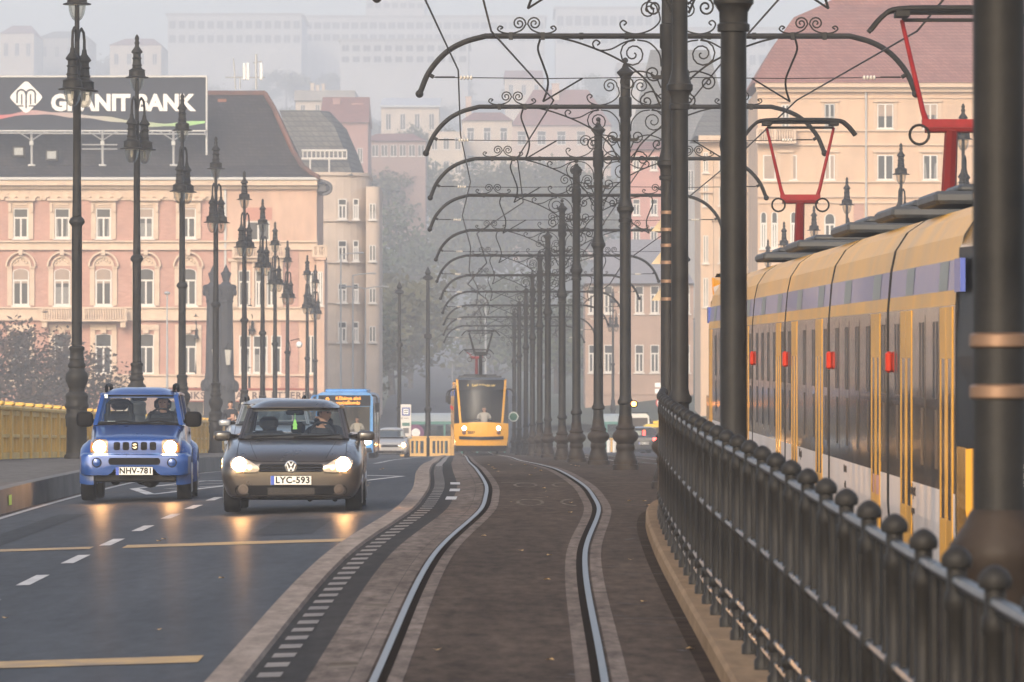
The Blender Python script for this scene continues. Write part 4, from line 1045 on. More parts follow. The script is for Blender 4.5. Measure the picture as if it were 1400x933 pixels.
def greenhouse(root, pm, A, B, C, Dd, crown, thick=.05, bp=None, pil=.045, glassm=None, rearwin=True, bulge=.06):
    """A: windscreen foot (x,y,z), B: windscreen head, C: roof end, Dd: rear window foot; right-hand side points"""
    gm = glassm or GLASS
    def V(p, s): return Vector((s*p[0], p[1], p[2]))
    def scr(P0, P1, u, v, bl, sg):
        a = V(P0, -1).lerp(V(P1, -1), v); b = V(P0, 1).lerp(V(P1, 1), v); q = a.lerp(b, u); q.y += sg*bl*(1-(2*u-1)**2); return q
    def roof(u, v):
        a = V(B, -1).lerp(V(C, -1), v); b = V(B, 1).lerp(V(C, 1), v); q = a.lerp(b, u); k = (1-(2*u-1)**4)
        e_ = 1-(1-min(1, v/.22))**2.2; e_ *= 1-max(0, (v-.7)/.3)**2*.6; q.z += crown*e_*(1-abs(2*u-1)**5); q.y += -bulge*(1-(2*u-1)**2)*(1-v)+bulge*.6*(1-(2*u-1)**2)*v; q.z += .012*k; return q
    b = MB(); b.slab(roof, 16, 18, lambda p: (p.x*.985, p.y, p.z-thick)); b.build('roof', pm, root)
    b = MB(); b.grid(lambda u, v: scr(A, B, u, v, bulge, -1), 12, 6); ws = b.build('windscreen', gm, root)
    fr = MB()     # black surround
    for s in (-1, 1): fr.tube([scr(A, B, .5+s*.482, v/6, bulge, -1)+Vector((0, -.006, 0)) for v in range(7)], .010, 5)
    fr.tube([scr(A, B, u/12, .02, bulge, -1)+Vector((0, -.008, 0)) for u in range(13)], .02, 5); fr.tube([scr(A, B, u/12, .985, bulge, -1)+Vector((0, -.006, 0)) for u in range(13)], .013, 5)
    fr.build('seal', BLACK, ws)
    if rearwin:
        b = MB(); b.grid(lambda u, v: scr(Dd, C, u, v, bulge*.6, 1), 10, 4); b.build('rear_window', gm, root)
    for s in (-1, 1):
        def pillar(p, q, r, name='pillar', w=1.0):
            b = MB(); P = [V(p, s).lerp(V(q, s), t/4) for t in range(5)]
            b.loft([[a+Vector((s*.012, -r*w, 0)), a+Vector((s*.012, r*w, 0)), a+Vector((-s*.05, r*w*.8, 0)), a+Vector((-s*.05, -r*w*.8, 0))] for a in P], 0, True, True, False); b.build(name, pm, root)
        pillar(A, B, pil, 'pillar', 1.0); pillar(Dd, C, pil*1.6, 'pillar', 1.3)
        rail = [Vector(B), Vector(C)]; bl = [Vector(A), Vector(Dd)]
        cuts = bp or [.45]
        for t in cuts: pillar(tuple(bl[0].lerp(bl[1], t)), tuple(rail[0].lerp(rail[1], max(0, min(1, t*1.02-.02)))), .045, 'pillar')
        ts = [0]+cuts+[1]
        for i in range(len(ts)-1):
            b = MB(); b.grid(lambda u, v: V(tuple((bl[0].lerp(bl[1], ts[i]+(ts[i+1]-ts[i])*u)).lerp(rail[0].lerp(rail[1], ts[i]+(ts[i+1]-ts[i])*u), v)), s)+Vector((s*(.002), 0, 0)), 4, 3); b.build('side_window', gm, root)
        b = MB(); b.tube([V(B, s)+Vector((0, 0, .01)), V(tuple(Vector(B).lerp(Vector(C), .5)), s)+Vector((0, 0, .02)), V(C, s)], .03, 6); b.build('roof_edge', pm, root)
def seat(root, x, y, z, w=.46, h=.62, m=None):
    b = MB(); m = m or mat('seat_fabric', (.02, .021, .025), .9)
    b.bbox((x, y, z+h/2), (w, .14, h), .05); b.bbox((x, y-.01, z+h+.10), (w*.56, .10, .17), .045); b.tube([(x-.06, y, z+h-.02), (x-.06, y, z+h+.06)], .01, 5); b.tube([(x+.06, y, z+h-.02), (x+.06, y, z+h+.06)], .01, 5)
    b.build('seat', m, root)
def steering(root, x, y, z):
    b = MB(); b.tube([(x+.18*math.cos(k*PI/10), y+.06*math.sin(k*PI/10), z+.17*math.sin(k*PI/10)) for k in range(21)], .016, 6); b.box((x, y+.01, z), (.32, .03, .06)); b.build('steering_wheel', BLACK, root)
def mirror(root, c, d, m, glassy=True):
    b = MB(); b.sball(c, d, .55); o = b.build('wing_mirror', m, root)
    return o
GOLFB = paint('paint_brown_grey', (.052, .045, .042), .5, .3)
def hatch(label, m, plate, loc, rz=0.0, detail=2, lit=True, group=None, name='hatchback', wag=False, cat_='car', backlit=False):
    root = thing(name, label, cat_, loc, rz, group)
    if detail < 2 and not plate: plate = None
    L = 4.2
    st_ = [(.0, .27, .60, .50, .66, .52, .44, .0), (.02, .215, .655, .66, .79, .62, .45, .008), (.09, .18, .715, .78, .875, .68, .47, .015), (.22, .165, .775, .84, .905, .70, .50, .022), (.55, .17, .865, .84, .915, .765, .54, .02),
           (.95, .17, .925, .86, .912, .79, .56, .018), (1.12, .17, .945, .86, .912, .83, .56, .01), (1.6, .17, .985, .87, .912, .85, .57, 0), (2.6, .17, 1.0, .87, .912, .85, .58, 0), (3.5, .17, 1.02, .86, .91, .81, .6, 0), (3.95, .20, 1.03, .80, .88, .76, .6, 0), (4.14, .26, .98, .70, .80, .70, .6, 0), (4.18, .34, .85, .55, .66, .55, .6, 0)]
    me = body_mesh(st_, (.87, 3.45), .316); me.materials.append(m); me.materials.append(BLACK)
    for p in me.polygons:
        if p.center.z < .19: p.material_index = 1
    body = link('body', me, root); pj = Proj(me)
    A, B, C, E = (.715, 1.05, .93), (.605, 1.72, 1.345), (.59, 3.35 if not wag else 3.75, 1.355), (.66, 3.98, 1.03)
    greenhouse(root, m, A, B, C, E, .105, .05, [.40, .78], .028)
    b = MB(); b.bbox((0, 1.28, .94), (1.34, .5, .12), .04); b.bbox((0, 2.6, .90), (1.5, 2.4, .22), .03); b.build('dashboard', DARK, root)
    if detail >= 2:
        for x in (-.36, .36): seat(root, x, 2.15, .85, .44, .20)
        for x in (-.38, .38, 0): seat(root, x, 3.0, .85, .34, .12)
        steering(root, .36, 1.55, .99)
        b = MB(); b.bbox((0, 1.66, 1.29), (.24, .05, .07), .02); b.tube([(0, 1.66, 1.3), (0, 1.7, 1.37)], .012, 5); b.build('inner_mirror', BLACK, root)
        b = MB(); b.prism([(-.03, 1.07), (.03, 1.07), (.02, 1.12), (.035, 1.12), (.015, 1.16), (.025, 1.16), (0, 1.21), (-.025, 1.16), (-.015, 1.16), (-.035, 1.12), (-.02, 1.12)], 1.60, 1.612, 'y'); b.tube([(0, 1.606, 1.21), (0, 1.64, 1.28)], .003, 4); b.build('air_freshener', mat('fresh_green', (.25, .6, .12), .6), root)
    # lamps
    hl = [(-.405, .57), (-.43, .535), (-.56, .528), (-.70, .54), (-.775, .59), (-.79, .66), (-.745, .72), (-.64, .735), (-.52, .665), (-.42, .60)]
    for o in (hl, mir(hl)):
        s = -1 if o is hl else 1
        h = patch(pj, o, .006, 0, bulge=.012).build('headlight', mat('headlight_glass', (.45, .38, .30), .2, .3, coat=1, emit=.07, ecol=(1, .72, .45)), body)  # housing emits faintly to stand for lamp light in the reflector
        b = patch(pj, circ(s*.665, .632, .086), .024, 0, bulge=.015); b.build('lamp', LAMPW if lit else mat('lamp_off', (.5, .5, .5), .15, .6), h)
        b = patch(pj, circ(s*.53, .59, .036), .022, 0, n=14, rings=2); b.build('indicator', mat('indicator_glow', (.9, .6, .3), .3, emit=1.2, ecol=(1, .6, .25)) if lit else AMBER, h)
    b = patch(pj, [(-.40, .56), (-.42, .525), (.42, .525), (.40, .56), (.40, .655), (-.40, .655)] if False else [(-.41, .53), (.41, .53), (.42, .56), (.40, .64), (-.40, .64), (-.42, .56)], .004, 0, n=40)
    gr = b.build('grille', BLACK, body)
    b = MB()
    for z in (.548, .583, .62):
        b.grid(lambda u, v: (lambda X: (X, (pj.front(X, z)[0].y if pj.front(X, z)[0] else .05)-.012-.006*math.sin(PI*v), z-.008+.016*v))(-.40+.80*u), 24, 2)
    b.build('grille_bar', mat('gloss_black', (.015, .015, .017), .12, coat=1), gr)
    inl = patch(pj, rrect(-.72, .72, .235, .36, .04), .004, 0, n=60, rings=4).build('lower_intake', BLACK, body)
    b = MB()
    for k in range(7): b.grid(lambda u, v: (-.30+.60*u, (pj.front(-.3+.6*u, .30)[0] or Vector((0, .05, 0))).y-.010, .245+.013*k+.005*v), 10, 1)
    b.build('intake_bar', mat('intake_brown', (.06, .05, .045), .5), inl)
    for s in (-1, 1):
        f = patch(pj, circ(s*.615, .308, .068), .012, 0, n=20, rings=3).build('fog_light', mat('chrome_ring', (.10, .085, .075), .3, .5), body)
        patch(pj, circ(s*.615, .308, .048), .018, 0, n=18, rings=2).build('lens', mat('fog_glass', (.09, .07, .06), .25), f)
    hb = pj.front(0, .60)[0]
    b = MB()
    def seam(pts, r_=.0045):
        o = []
        for (x, z) in pts:
            h, n_ = pj.front(x, z)
            if h: o.append(Vector((x, h.y-.002, z)))
        if len(o) > 1: b.tube(o, r_, 4)
    for s in (-1, 1):
        seam([(s*(.70+.0*k), .735+.018*k) for k in range(11)]); seam([(s*(.42+.03*k), .522-.001*k) for k in range(11)]); seam([(s*.40, .66+.0*k) if k < 1 else (s*(.40+.03*k), .66+.006*k) for k in range(10)])
        seam([(s*(.44+.012*k), .70+.022*k) for k in range(11)], .003)
    seam([(-.40+.04*k, .662) for k in range(21)]); seam([(-.80+.04*k, .215) for k in range(41)], .006)
    b.build('panel_seam', BLACK, body)
    if detail >= 2:
        b = MB(); cy = hb.y-.026
        b.lathe([(.080, cy+.012), (.080, cy), (.072, cy-.004), (.066, cy+.002)], 28, (0, 0, .60), 0, True, True, 'y')
        bg = b.build('emblem', mat('chrome', (.72, .72, .72), .15, 1.0), body)
        b = MB(); b.lathe([(.065, cy-.001), (.002, cy-.0015)], 24, (0, 0, .60), 1, True, True, 'y')
        def bar(p, q, w=.018):
            a = Vector((p[0], cy-.005, p[1])); c = Vector((q[0], cy-.005, q[1])); b.tube([a, c], w/2, 5, 0)
        zc = .60
        bar((-.030, zc+.058), (0, zc+.006)); bar((.030, zc+.058), (0, zc+.006))
        bar((-.056, zc+.032), (-.026, zc-.055)); bar((-.026, zc-.055), (0, zc-.006)); bar((0, zc-.006), (.026, zc-.055)); bar((.026, zc-.055), (.056, zc+.032))
        b.build('emblem_letters', [mat('emblem_pale', (.80, .79, .77), .4), mat('emblem_dark', (.012, .013, .018), .4)], bg)
    if plate:
        h = pj.front(0, .425)[0]; plate_parts(body, plate, (0, h.y-.03, .425), .52, .125)
    b = MB()
    for s, z0 in ((-1, 1.02), (1, 1.02)): pass
    for s in (-1, 1):
        mirror(root, (s*.935, 1.33, .985), (.115, .08, .065), m if detail < 2 else mat('mirror_dark', (.03, .026, .024), .3, coat=.5))
        b = MB(); b.tube([(s*.74, 1.38, .97), (s*.88, 1.35, .99)], .03, 6); b.build('mirror_foot', BLACK, root)
        for y in (.87, 3.45): wheel(root, s*.785, y, .316, .21, s, detail >= 1)
        b = MB(); b.box((s*.912, 1.95, .86), (.012, .16, .03)); b.box((s*.912, 2.95, .88), (.012, .16, .03)); b.build('door_handle', m, root)
    b = MB(); b.tube([(-.55, 1.03, .972), (.1, 1.08, 1.0)], .012, 5); b.tube([(.0, 1.0, .972), (.6, 1.08, .995)], .012, 5); b.build('wiper', BLACK, root)
    # tail
    for s in (-1, 1):
        o = rrect(s*.60-.13, s*.60+.13, .74, .90, .04); b = patch(pj, o, .008, 0, back=True, n=24, bulge=.01); b.build('tail_light', REDL if backlit else REDD, body)
    if plate and backlit:
        h = pj.front(0, .62, True)[0]; plate_parts(body, plate, (0, h.y+.02, .62), .52, .125, True)
    if wag:
        for s in (-1, 1):
            b = MB(); b.tube(cat([(s*.55, 1.85, 1.40), (s*.56, 2.0, 1.47), (s*.57, 2.7, 1.51), (s*.56, 3.5, 1.48), (s*.55, 3.65, 1.40)], 4), .022, 6); b.build('roof_rail', BLACK, root)
    return root
p = px(399, 712, 75.5)
D1 = 75.0; X1 = (398-CX)/F*D1
car1 = hatch('brown grey hatchback with lit headlights in the middle of the roadway', GOLFB, 'LYC-593', (X1, D1, zg(X1, D1)), R(.35))
Jg = seated(.0, None, (.02, -.12, .68)); Jg['elbow_r'] = (.26, -.18, .45)
person('driver of the brown hatchback, hand raised to the chin', Jg, (X1+.36, D1+2.02, zg(X1, D1)+.47), 0, COAT, TROUS, None, True, HAIR, .9)
# sports-utility, blue
JB = paint('paint_blue', (.008, .052, .22), .3, .3)
def offroader():
    D = 85.0; X = (184-CX)/F*D
    root = thing('offroad_car', 'small boxy blue off-roader with lit round headlights near the kerb', 'car', (X, D, zg(X, D)), R(.9))
    st_ = [(.10, .48, .86, .52, .60, .54, .66, .0), (.115, .46, .895, .57, .635, .57, .66, .006), (.16, .45, .935, .60, .655, .585, .70, .012), (.32, .44, .965, .62, .665, .59, .72, .02), (.75, .42, 1.045, .63, .672, .60, .74, .025), (1.0, .40, 1.095, .66, .69, .615, .74, .02),
           (1.12, .38, 1.115, .68, .705, .66, .74, .01), (1.6, .36, 1.12, .69, .71, .68, .75, 0), (2.6, .36, 1.12, .69, .71, .68, .75, 0), (3.25, .38, 1.12, .69, .705, .68, .75, 0), (3.42, .42, 1.10, .66, .69, .66, .75, 0), (3.44, .5, 1.0, .55, .6, .55, .75, 0)]
    me = body_mesh(st_, (.68, 2.93), .345, 2, .30); me.materials.append(JB); body = link('body', me, root); pj = Proj(me)
    A, B, C, E = (.65, 1.08, 1.105), (.555, 1.47, 1.545), (.565, 3.32, 1.55), (.64, 3.42, 1.12)
    greenhouse(root, JB, A, B, C, E, .105, .05, [.36, .80], .05, None, True, .05)
    b = MB(); b.bbox((0, 1.32, 1.10), (1.24, .4, .12), .04); b.bbox((0, 2.4, 1.02), (1.3, 1.9, .18), .03); b.build('dashboard', DARK, root)
    for x in (-.32, .32): seat(root, x, 2.05, 1.05, .46, .26)
    # open-frame headrest of the empty seat
    b = MB(); b.tube([(-.32+dx, 2.0, 1.28+dz) for dx, dz in ((-.17, -.05), (-.17, .13), (-.12, .17), (.12, .17), (.17, .13), (.17, -.05))], .035, 6); b.build('headrest_frame', DARK, root)
    steering(root, .32, 1.56, 1.18)
    b = MB(); b.bbox((0, 1.54, 1.49), (.22, .05, .06), .02); b.build('inner_mirror', BLACK, root)
    b = MB(); b.box((-.40, 1.22, 1.14), (.12, .01, .05), 0); b.box((-.49, 1.42, 1.53), (.05, .01, .055), 0); b.build('windscreen_sticker', mat('sticker', (.7, .75, .75), .5), root)
    # front apron
    bmp = MB(); rg = []
    for y, w, z0, z1 in ((-.06, .60, .42, .64), (-.055, .70, .385, .675), (-.01, .775, .375, .69), (.10, .80, .37, .70), (.30, .805, .38, .71), (.42, .80, .42, .70)):
        rg.append([(x, y, z) for x, z in ((-w, z0+.04), (-w, z1-.04), (-w+.05, z1), (0, z1+.0), (w-.05, z1), (w, z1-.04), (w, z0+.04), (w-.06, z0), (w*.55, z0), (w*.45, z0+.085), (-w*.45, z0+.085), (-w*.55, z0), (-w+.06, z0))])
    bmp.loft(rg, 0, True, True, True); bme = bmp.mesh('b', JB)
    bo = link('front_bumper', bme, root); pb = Proj(bme)
    patch(pb, rrect(-.375, .375, .535, .635, .03), .006, 0, n=44, rings=3).build('bumper_slot', BLACK, bo)
    for s in (-1, 1):
        f = patch(pb, circ(s*.545, .565, .072), .004, 0, n=20, rings=3).build('fog_recess', BLACK, bo); patch(pb, circ(s*.545, .565, .056), .012, 0, n=20, rings=3, bulge=.01).build('fog_cover', JB, f)
    plate_parts(bo, 'NHV-781', (.0, -.085, .445), .535, .125)
    b = MB(); b.bbox((0, .30, .345), (1.2, .5, .13), .03); b.tube([(-.6, .68, .33), (.6, .68, .33)], .05, 8); b.ball((.2, .68, .31), (.14, .14, .12), 10, 6); b.ball((-.3, .5, .28), (.07, .1, .05), 8, 5); b.bbox((0, 1.8, .36), (.9, 2.4, .12), .03); b.tube([(-.6, 2.93, .33), (.6, 2.93, .33)], .06, 8); b.ball((0, 2.93, .33), (.16, .16, .14), 10, 6); b.build('underbody', mat('underbody', (.012, .011, .010), .85), root)
    # flared arches
    for s in (-1, 1):
        for y0 in (.68, 2.93):
            rg = []
            for k in range(13):
                a = PI*(k/12)*1.12-.06*PI; cy, cz = math.cos(a), math.sin(a); r0, r1 = .40, .50
                rg.append([(s*x, y0-cy*r, .345+cz*r) for x, r in ((.60, r0), (.80, r0), (.812, r0+.03), (.79, r1-.03), (.70, r1+.045), (.60, r1+.06))])
            b = MB(); b.loft(rg, 0, True, True, True); b.build('wheel_arch', JB, root)
            wheel(root, s*.70, y0, .345, .205, s)
        b = MB(); b.bbox((s*.70, 1.8, .40), (.12, 1.4, .10), .03); b.build('side_sill', JB, root)
        o = rrect(s*.535-.145, s*.535+.145, .685, .905, .05); h = patch(pj, o, .006, 0, n=40).build('headlight', mat('headlight_bowl', (.14, .11, .09), .25, .4, emit=.10, ecol=(1, .7, .4)), body)  # bowl given a weak warm emission in place of the lamp's glow
        patch(pj, circ(s*.515, .79, .088), .014, 0, n=24, rings=4, bulge=.02).build('lamp', LAMPW, h)
        patch(pj, rrect(s*.645-.028, s*.645+.028, .715, .875, .02), .012, 0, n=20, rings=3).build('indicator', AMBER, h)
        mirror(root, (s*.80, 1.36, 1.19), (.125, .08, .115), BLACK)
        b = MB(); b.tube([(s*.66, 1.4, 1.16), (s*.78, 1.37, 1.17)], .03, 6); b.build('mirror_foot', BLACK, root)
        b = MB(); b.tube(cat([(s*.50, 1.75, 1.60), (s*.50, 1.85, 1.68), (s*.50, 2.5, 1.70), (s*.50, 3.05, 1.68), (s*.50, 3.15, 1.60)], 4), .028, 6); b.build('roof_rail', BLACK, root)
        b = MB(); b.box((s*.715, 2.25, .98), (.014, .14, .035)); b.build('door_handle', BLACK, root)
    for k in range(5):
        x = -.262+.131*k; patch(pj, rrect(x-.047, x+.047, .745, .865, .025), .005, 0, n=24, rings=3).build('grille_slot', BLACK, body)
    b = MB(); y = pj.front(0, .805)[0].y-.02       # angular emblem in the middle slot
    for pl in ([(-.034, .83), (.0, .848), (.036, .828), (.018, .818), (.0, .828), (-.012, .82), (.036, .792), (.0, .764), (-.038, .786), (-.018, .796), (.0, .784), (.012, .794), (-.034, .826)],): b.prism([(u, v-.001) for u, v in pl], y-.004, y+.004, 'y')
    b.build('emblem', mat('chrome', ()), body)
    b = MB(); b.tube([(-.60, 1.08, 1.125), (-.2, 1.03, 1.16), (.02, 1.03, 1.125)], .013, 5); b.tube([(-.05, 1.02, 1.13), (.3, 1.03, 1.16), (.56, 1.08, 1.125)], .013, 5); b.build('wiper', BLACK, root)
    person('driver of the blue off-roader in dark clothes', seated(), (X+.30, D+1.95, zg(X, D)+.62), R(.9), COAT, TROUS, None, True, HAIR, -.1)
    return root
offroader()
# other traffic
SIL = paint('paint_silver', (.28, .29, .30), .4, .35)
def place(x, D): return ((x-CX)/F*D, D, zg((x-CX)/F*D, D))
hatch('silver estate with roof rails hidden behind the brown hatchback', SIL, None, (-4.62, 112, zg(-4.6, 112)), R(.4), 1, False, None, 'estate_car', True)
hatch('small white car with bright headlights beside the blue bus', mat('paint_white', (.34, .34, .34), .3, coat=.5), None, place(533, 285), R(-.3), 1, True)
hatch('pale silver car climbing the street far behind the stop totem', SIL, None, place(556, far(780)), R(38), 1, True)
hatch('pale car parked on the far uphill street beside the tram mast row', SIL, None, place(664, far(830)), R(70), 1, False)
DG = paint('paint_dark_grey', (.035, .037, .042), .4)
hatch('dark grey saloon seen from behind with lit red lamps past the tram masts', DG, 'MKL-208', place(881, 300)[:2]+(zg(6, 300)-.05,), PI+R(-.4), 1, False, None, 'saloon_car', False, 'car', True).location.y += 4.2
def van(label, m, D, x, h=1.95, sign=None, name='van'):
    X = (x-CX)/F*D; root = thing(name, label, 'van' if not sign else 'taxi', (X, D, CZ-hh(D)-.05))
    b = MB(); w = .9; k = h/1.95
    rg = [[(q*sx, y, z) for q, z in ((-w*.96, .25), (-w, .8), (-w*.97, 1.1*k), (-w*.86, 1.85*k), (-w*.7, 1.95*k), (w*.7, 1.95*k), (w*.86, 1.85*k), (w*.97, 1.1*k), (w, .8), (w*.96, .25))] for y, sx in ((0, .97), (.06, 1), (3.2, 1), (4.4, .95))]
    b.loft(rg, 0, True, True); b.build('body', m, root)
    b = MB(); b.b2(-w*.78, w*.78, -.02, .02, 1.12*k, 1.75*k); b.build('rear_window', TGLASS, root)
    for s in (-1, 1):
        b = MB(); b.bbox((s*w*.86, -.012, 1.05), (.16, .05, .42), .02); b.build('tail_light', REDL, root)
        b = MB(); b.b2(s*w*.93, s*w*.985, .7, 3.6, 1.15*k, 1.72*k); b.build('side_window', TGLASS, root)
        for y in (.8, 3.4): wheel(root, s*.80, y, .32, .2, s, True)
    b = MB(); b.b2(-w*.98, w*.98, -.05, .05, .3, .55); b.build('bumper', BLACK, root); b = MB(); b.b2(-.26, .26, -.03, .0, .72, .83); b.build('number_plate', WHITE, root)
    if sign:
        b = MB(); b.bbox((0, 1.6, 1.95*k+.09), (.5, .16, .16), .03); b.build('roof_sign', m, root)
    else:
        b = MB()
        for y in (.5, 1.6, 2.6): b.tube([(-.75, y, 1.99*k), (.75, y, 1.99*k)], .025, 5)
        b.build('roof_bar', BLACK, root)
    return root
van('white van with roof bars standing ahead of the dark saloon', mat('van_white', (.6, .58, .55), .35, coat=.5), 322, 868, 2.2)
van('yellow taxi half hidden by the railing beside the dark saloon', mat('taxi_yellow', (.75, .50, .03), .3, coat=.6), 318, 900, 1.62, True, 'taxi')
# people
def foot(x, D, dz=.33): return ((x-CX)/F*D, D, zg((x-CX)/F*D, D)+dz)
person('pedestrian in a dark coat with hands at the chest beside the fourth pavement lamp', standing(0, 'front'), foot(315, 199), R(10), COAT, TROUS)
# bus and tram drivers
person('bus driver in a white shirt behind the windscreen', seated(), (bus0.location.x+.55, bus0.location.y+.75, bus0.location.z+.95), 0, SHIRT, TROUS, None, False)
person('tram driver in a white shirt behind the cab glass', seated(), (t2.location.x+.12, t2.location.y+1.05, t2.location.z+1.22), 0, SHIRT, TROUS, None, False)
for i, (x, D, c, lb) in enumerate([(643, 318, COAT, 'waiting passenger in a dark jacket under the stop shelter'), (652, 320, mat('coat_grey', (.25, .25, .27), .9), 'waiting passenger in a pale grey coat under the stop shelter'),
                                   (672, 316, mat('coat_blue', (.08, .16, .28), .9), 'waiting passenger in a blue jacket close to the oncoming tram')]):
    person(lb, standing(.05*i), (foot(x, D, .05)), R(30*i-20), c, TROUS, 'passengers at the stop', False)
person('cyclist-like walker in a pale jacket, small figure behind the fifth pavement lamp'.replace('cyclist-like walker', 'walker'), standing(.1), foot(326, 232), R(160), mat('coat_beige', (.40, .30, .24), .9), TROUS, None, False)
# ---------------------------------------------------------------- facades
BRICK = brick_mat('brick_pink', (.42, .20, .155), (.50, .265, .21), (.50, .36, .28), 1, .32, .09)
CREAMW = mat('stucco_cream', (.56, .37, .27), .85, var=.16, scale=.9, stretch=(1, 1, .3))
CREAMT = mat('stucco_trim', (.62, .47, .35), .8, var=.10, scale=1.5)
PEACH = mat('stucco_peach', (.59, .41, .28), .88, var=.13, scale=.6, stretch=(1, 1, .35))
PEACHT = mat('stucco_peach_trim', (.60, .445, .32), .85, var=.06, scale=1)
BEIGE = mat('stucco_beige', (.58, .47, .38), .9, var=.10, scale=.5)
PINKW = mat('stucco_pink', (.50, .26, .22), .9, var=.08, scale=.4)
PALE = mat('stucco_pale', (.55, .46, .37), .9, var=.10, scale=.3)
GREYW = mat('stucco_grey', (.32, .30, .28), .9, var=.12, scale=.3)
ROOFD = brick_mat('slate_dark', (.020, .019, .024), (.045, .038, .040), (.014, .013, .016), 1, .32, .22, .8)
ROOFR = brick_mat('tile_red', (.26, .10, .075), (.34, .15, .115), (.17, .07, .06), 1, .28, .24, .8)
ROOFG = brick_mat('slate_green', (.13, .13, .125), (.19, .18, .16), (.09, .09, .09), 1, .5, .4, .8)
WFRAME = mat('window_white', (.66, .62, .57), .55)
WDARK = mat('window_brown', (.10, .065, .045), .6)
PANE = mat('window_pane', (.035, .04, .047), .12, spec=.35, var=.6, scale=.5)
BLIND = mat('blind_tan', (.36, .27, .21), .85, var=.08, scale=2)
CURT = mat('curtain', (.22, .21, .195), .8, var=.2, scale=3)
METAL = mat('galvanised', (.42, .42, .42), .5, .3)
WC = {}
def window(root, D, xc, y0, y1, w, kind='cross', arch=False, blind=0.0, frame=None, off=0.0, surround=None):
    """xc, y0 (top), y1 (bottom), w in photo pixels at depth D; one window of the facade with its pane"""
    k = D/F; W, H = w*k, (y1-y0)*k; fm = frame or WFRAME; pv = random.choice((0, 0, 1, 2)) if D < 450 else 0; key = (round(W, 2), round(H, 2), kind, arch, round(blind, 1), fm.name, pv)
    if key not in WC:
        hw, t = W/2, .075; f = MB(); g = MB()
        def outline(q):
            if not arch: return [(-hw+q, q), (hw-q, q), (hw-q, H-q), (-hw+q, H-q)]
            r = hw-q; rise = (hw*arch)-q*.5; n = 10
            return [(-hw+q, q), (hw-q, q)]+[(r*math.cos(PI*i/n), H-hw*arch+rise*math.sin(PI*i/n)) for i in range(n+1)]
        o, i_ = outline(0), outline(t); n = len(o)
        vs = [(x, -.07, z) for x, z in o]+[(x, -.07, z) for x, z in i_]+[(x, 0, z) for x, z in o]+[(x, -.02, z) for x, z in i_]
        f.add(vs, [(j, (j+1) % n, n+(j+1) % n, n+j) for j in range(n)]+[(j, (j+1) % n, 2*n+(j+1) % n, 2*n+j) for j in range(n)]+[(n+j, n+(j+1) % n, 3*n+(j+1) % n, 3*n+j) for j in range(n)])
        if kind in ('cross', 'tee', 'cross2'):
            zt = H*(.68 if kind != 'tee' else .6); f.b2(-hw+t, hw-t, -.068, -.02, zt-.06, zt+.06); f.b2(-.06, .06, -.066, -.02, t, zt-.06)
            for s in (-1, 1): f.b2(s*.07, s*(hw-t), -.055, -.02, t, t+.05); f.b2(s*(hw-t), s*(hw-t-.045), -.056, -.02, t+.051, zt-.061)
        elif kind == 'pair': f.b2(-.06, .06, -.066, -.02, t, H-t)
        elif kind == 'tri':
            for x in (-hw/3, hw/3): f.b2(x-.05, x+.05, -.066, -.02, t, H-t)
        f.b2(-hw-.10, hw+.10, -.16, -.001, -.11, -.002)
        g.add([(x, -.03, z) for x, z in i_], [tuple(range(n))], 0)
        if blind:
            zb = H*(1-blind)
            ii = [(x, z) for x, z in i_ if z > zb]
            g.add([(x, -.04, max(z, zb)) for x, z in [(-hw+t, zb), (hw-t, zb)]+(ii if ii else [(hw-t, H-t), (-hw+t, H-t)])], [tuple(range(2+(len(ii) or 2)))], 1)
        if pv == 1: g.add([(x, -.033, max(z, H*.02)) for x, z in ((-hw+t, t), (-hw*.45, t), (-hw*.6, H*.66), (-hw+t, H*.66))], [(0, 1, 2, 3)], 2); g.add([(-x, -.033, z) for x, z in ((-hw+t, t), (-hw*.45, t), (-hw*.6, H*.66), (-hw+t, H*.66))], [(0, 1, 2, 3)], 2)
        if pv == 2: g.add([(x, -.033, z) for x, z in ((-hw+t, t), (hw-t, t), (hw-t, H*.5), (-hw+t, H*.5))], [(0, 1, 2, 3)], 2)
        WC[key] = (f.mesh('window', fm), g.mesh('pane', [PANE, BLIND, CURT]))
    fme, gme = WC[key]
    p = px(xc, y1, D)-root.location; p.y = D-root.location.y-off
    o = link('window', fme, root, p); link('pane', gme, o)
    return o
def bx(mb, D, x0, x1, y0, y1, d0, d1, mi=0):        # box by photo pixels at depth D, proud d0..d1 metres towards the viewer
    a, b = px(x0, y1, D), px(x1, y0, D); mb.b2(a.x, b.x, D-d1, D-d0, a.z, b.z, mi); return mb
def bldg(label, name, xc, D, cat_='building', group=None): return thing(name, label, cat_, (px(xc, 0, D).x, D, CZ-hh(min(D, 420))-.3), 0, group)

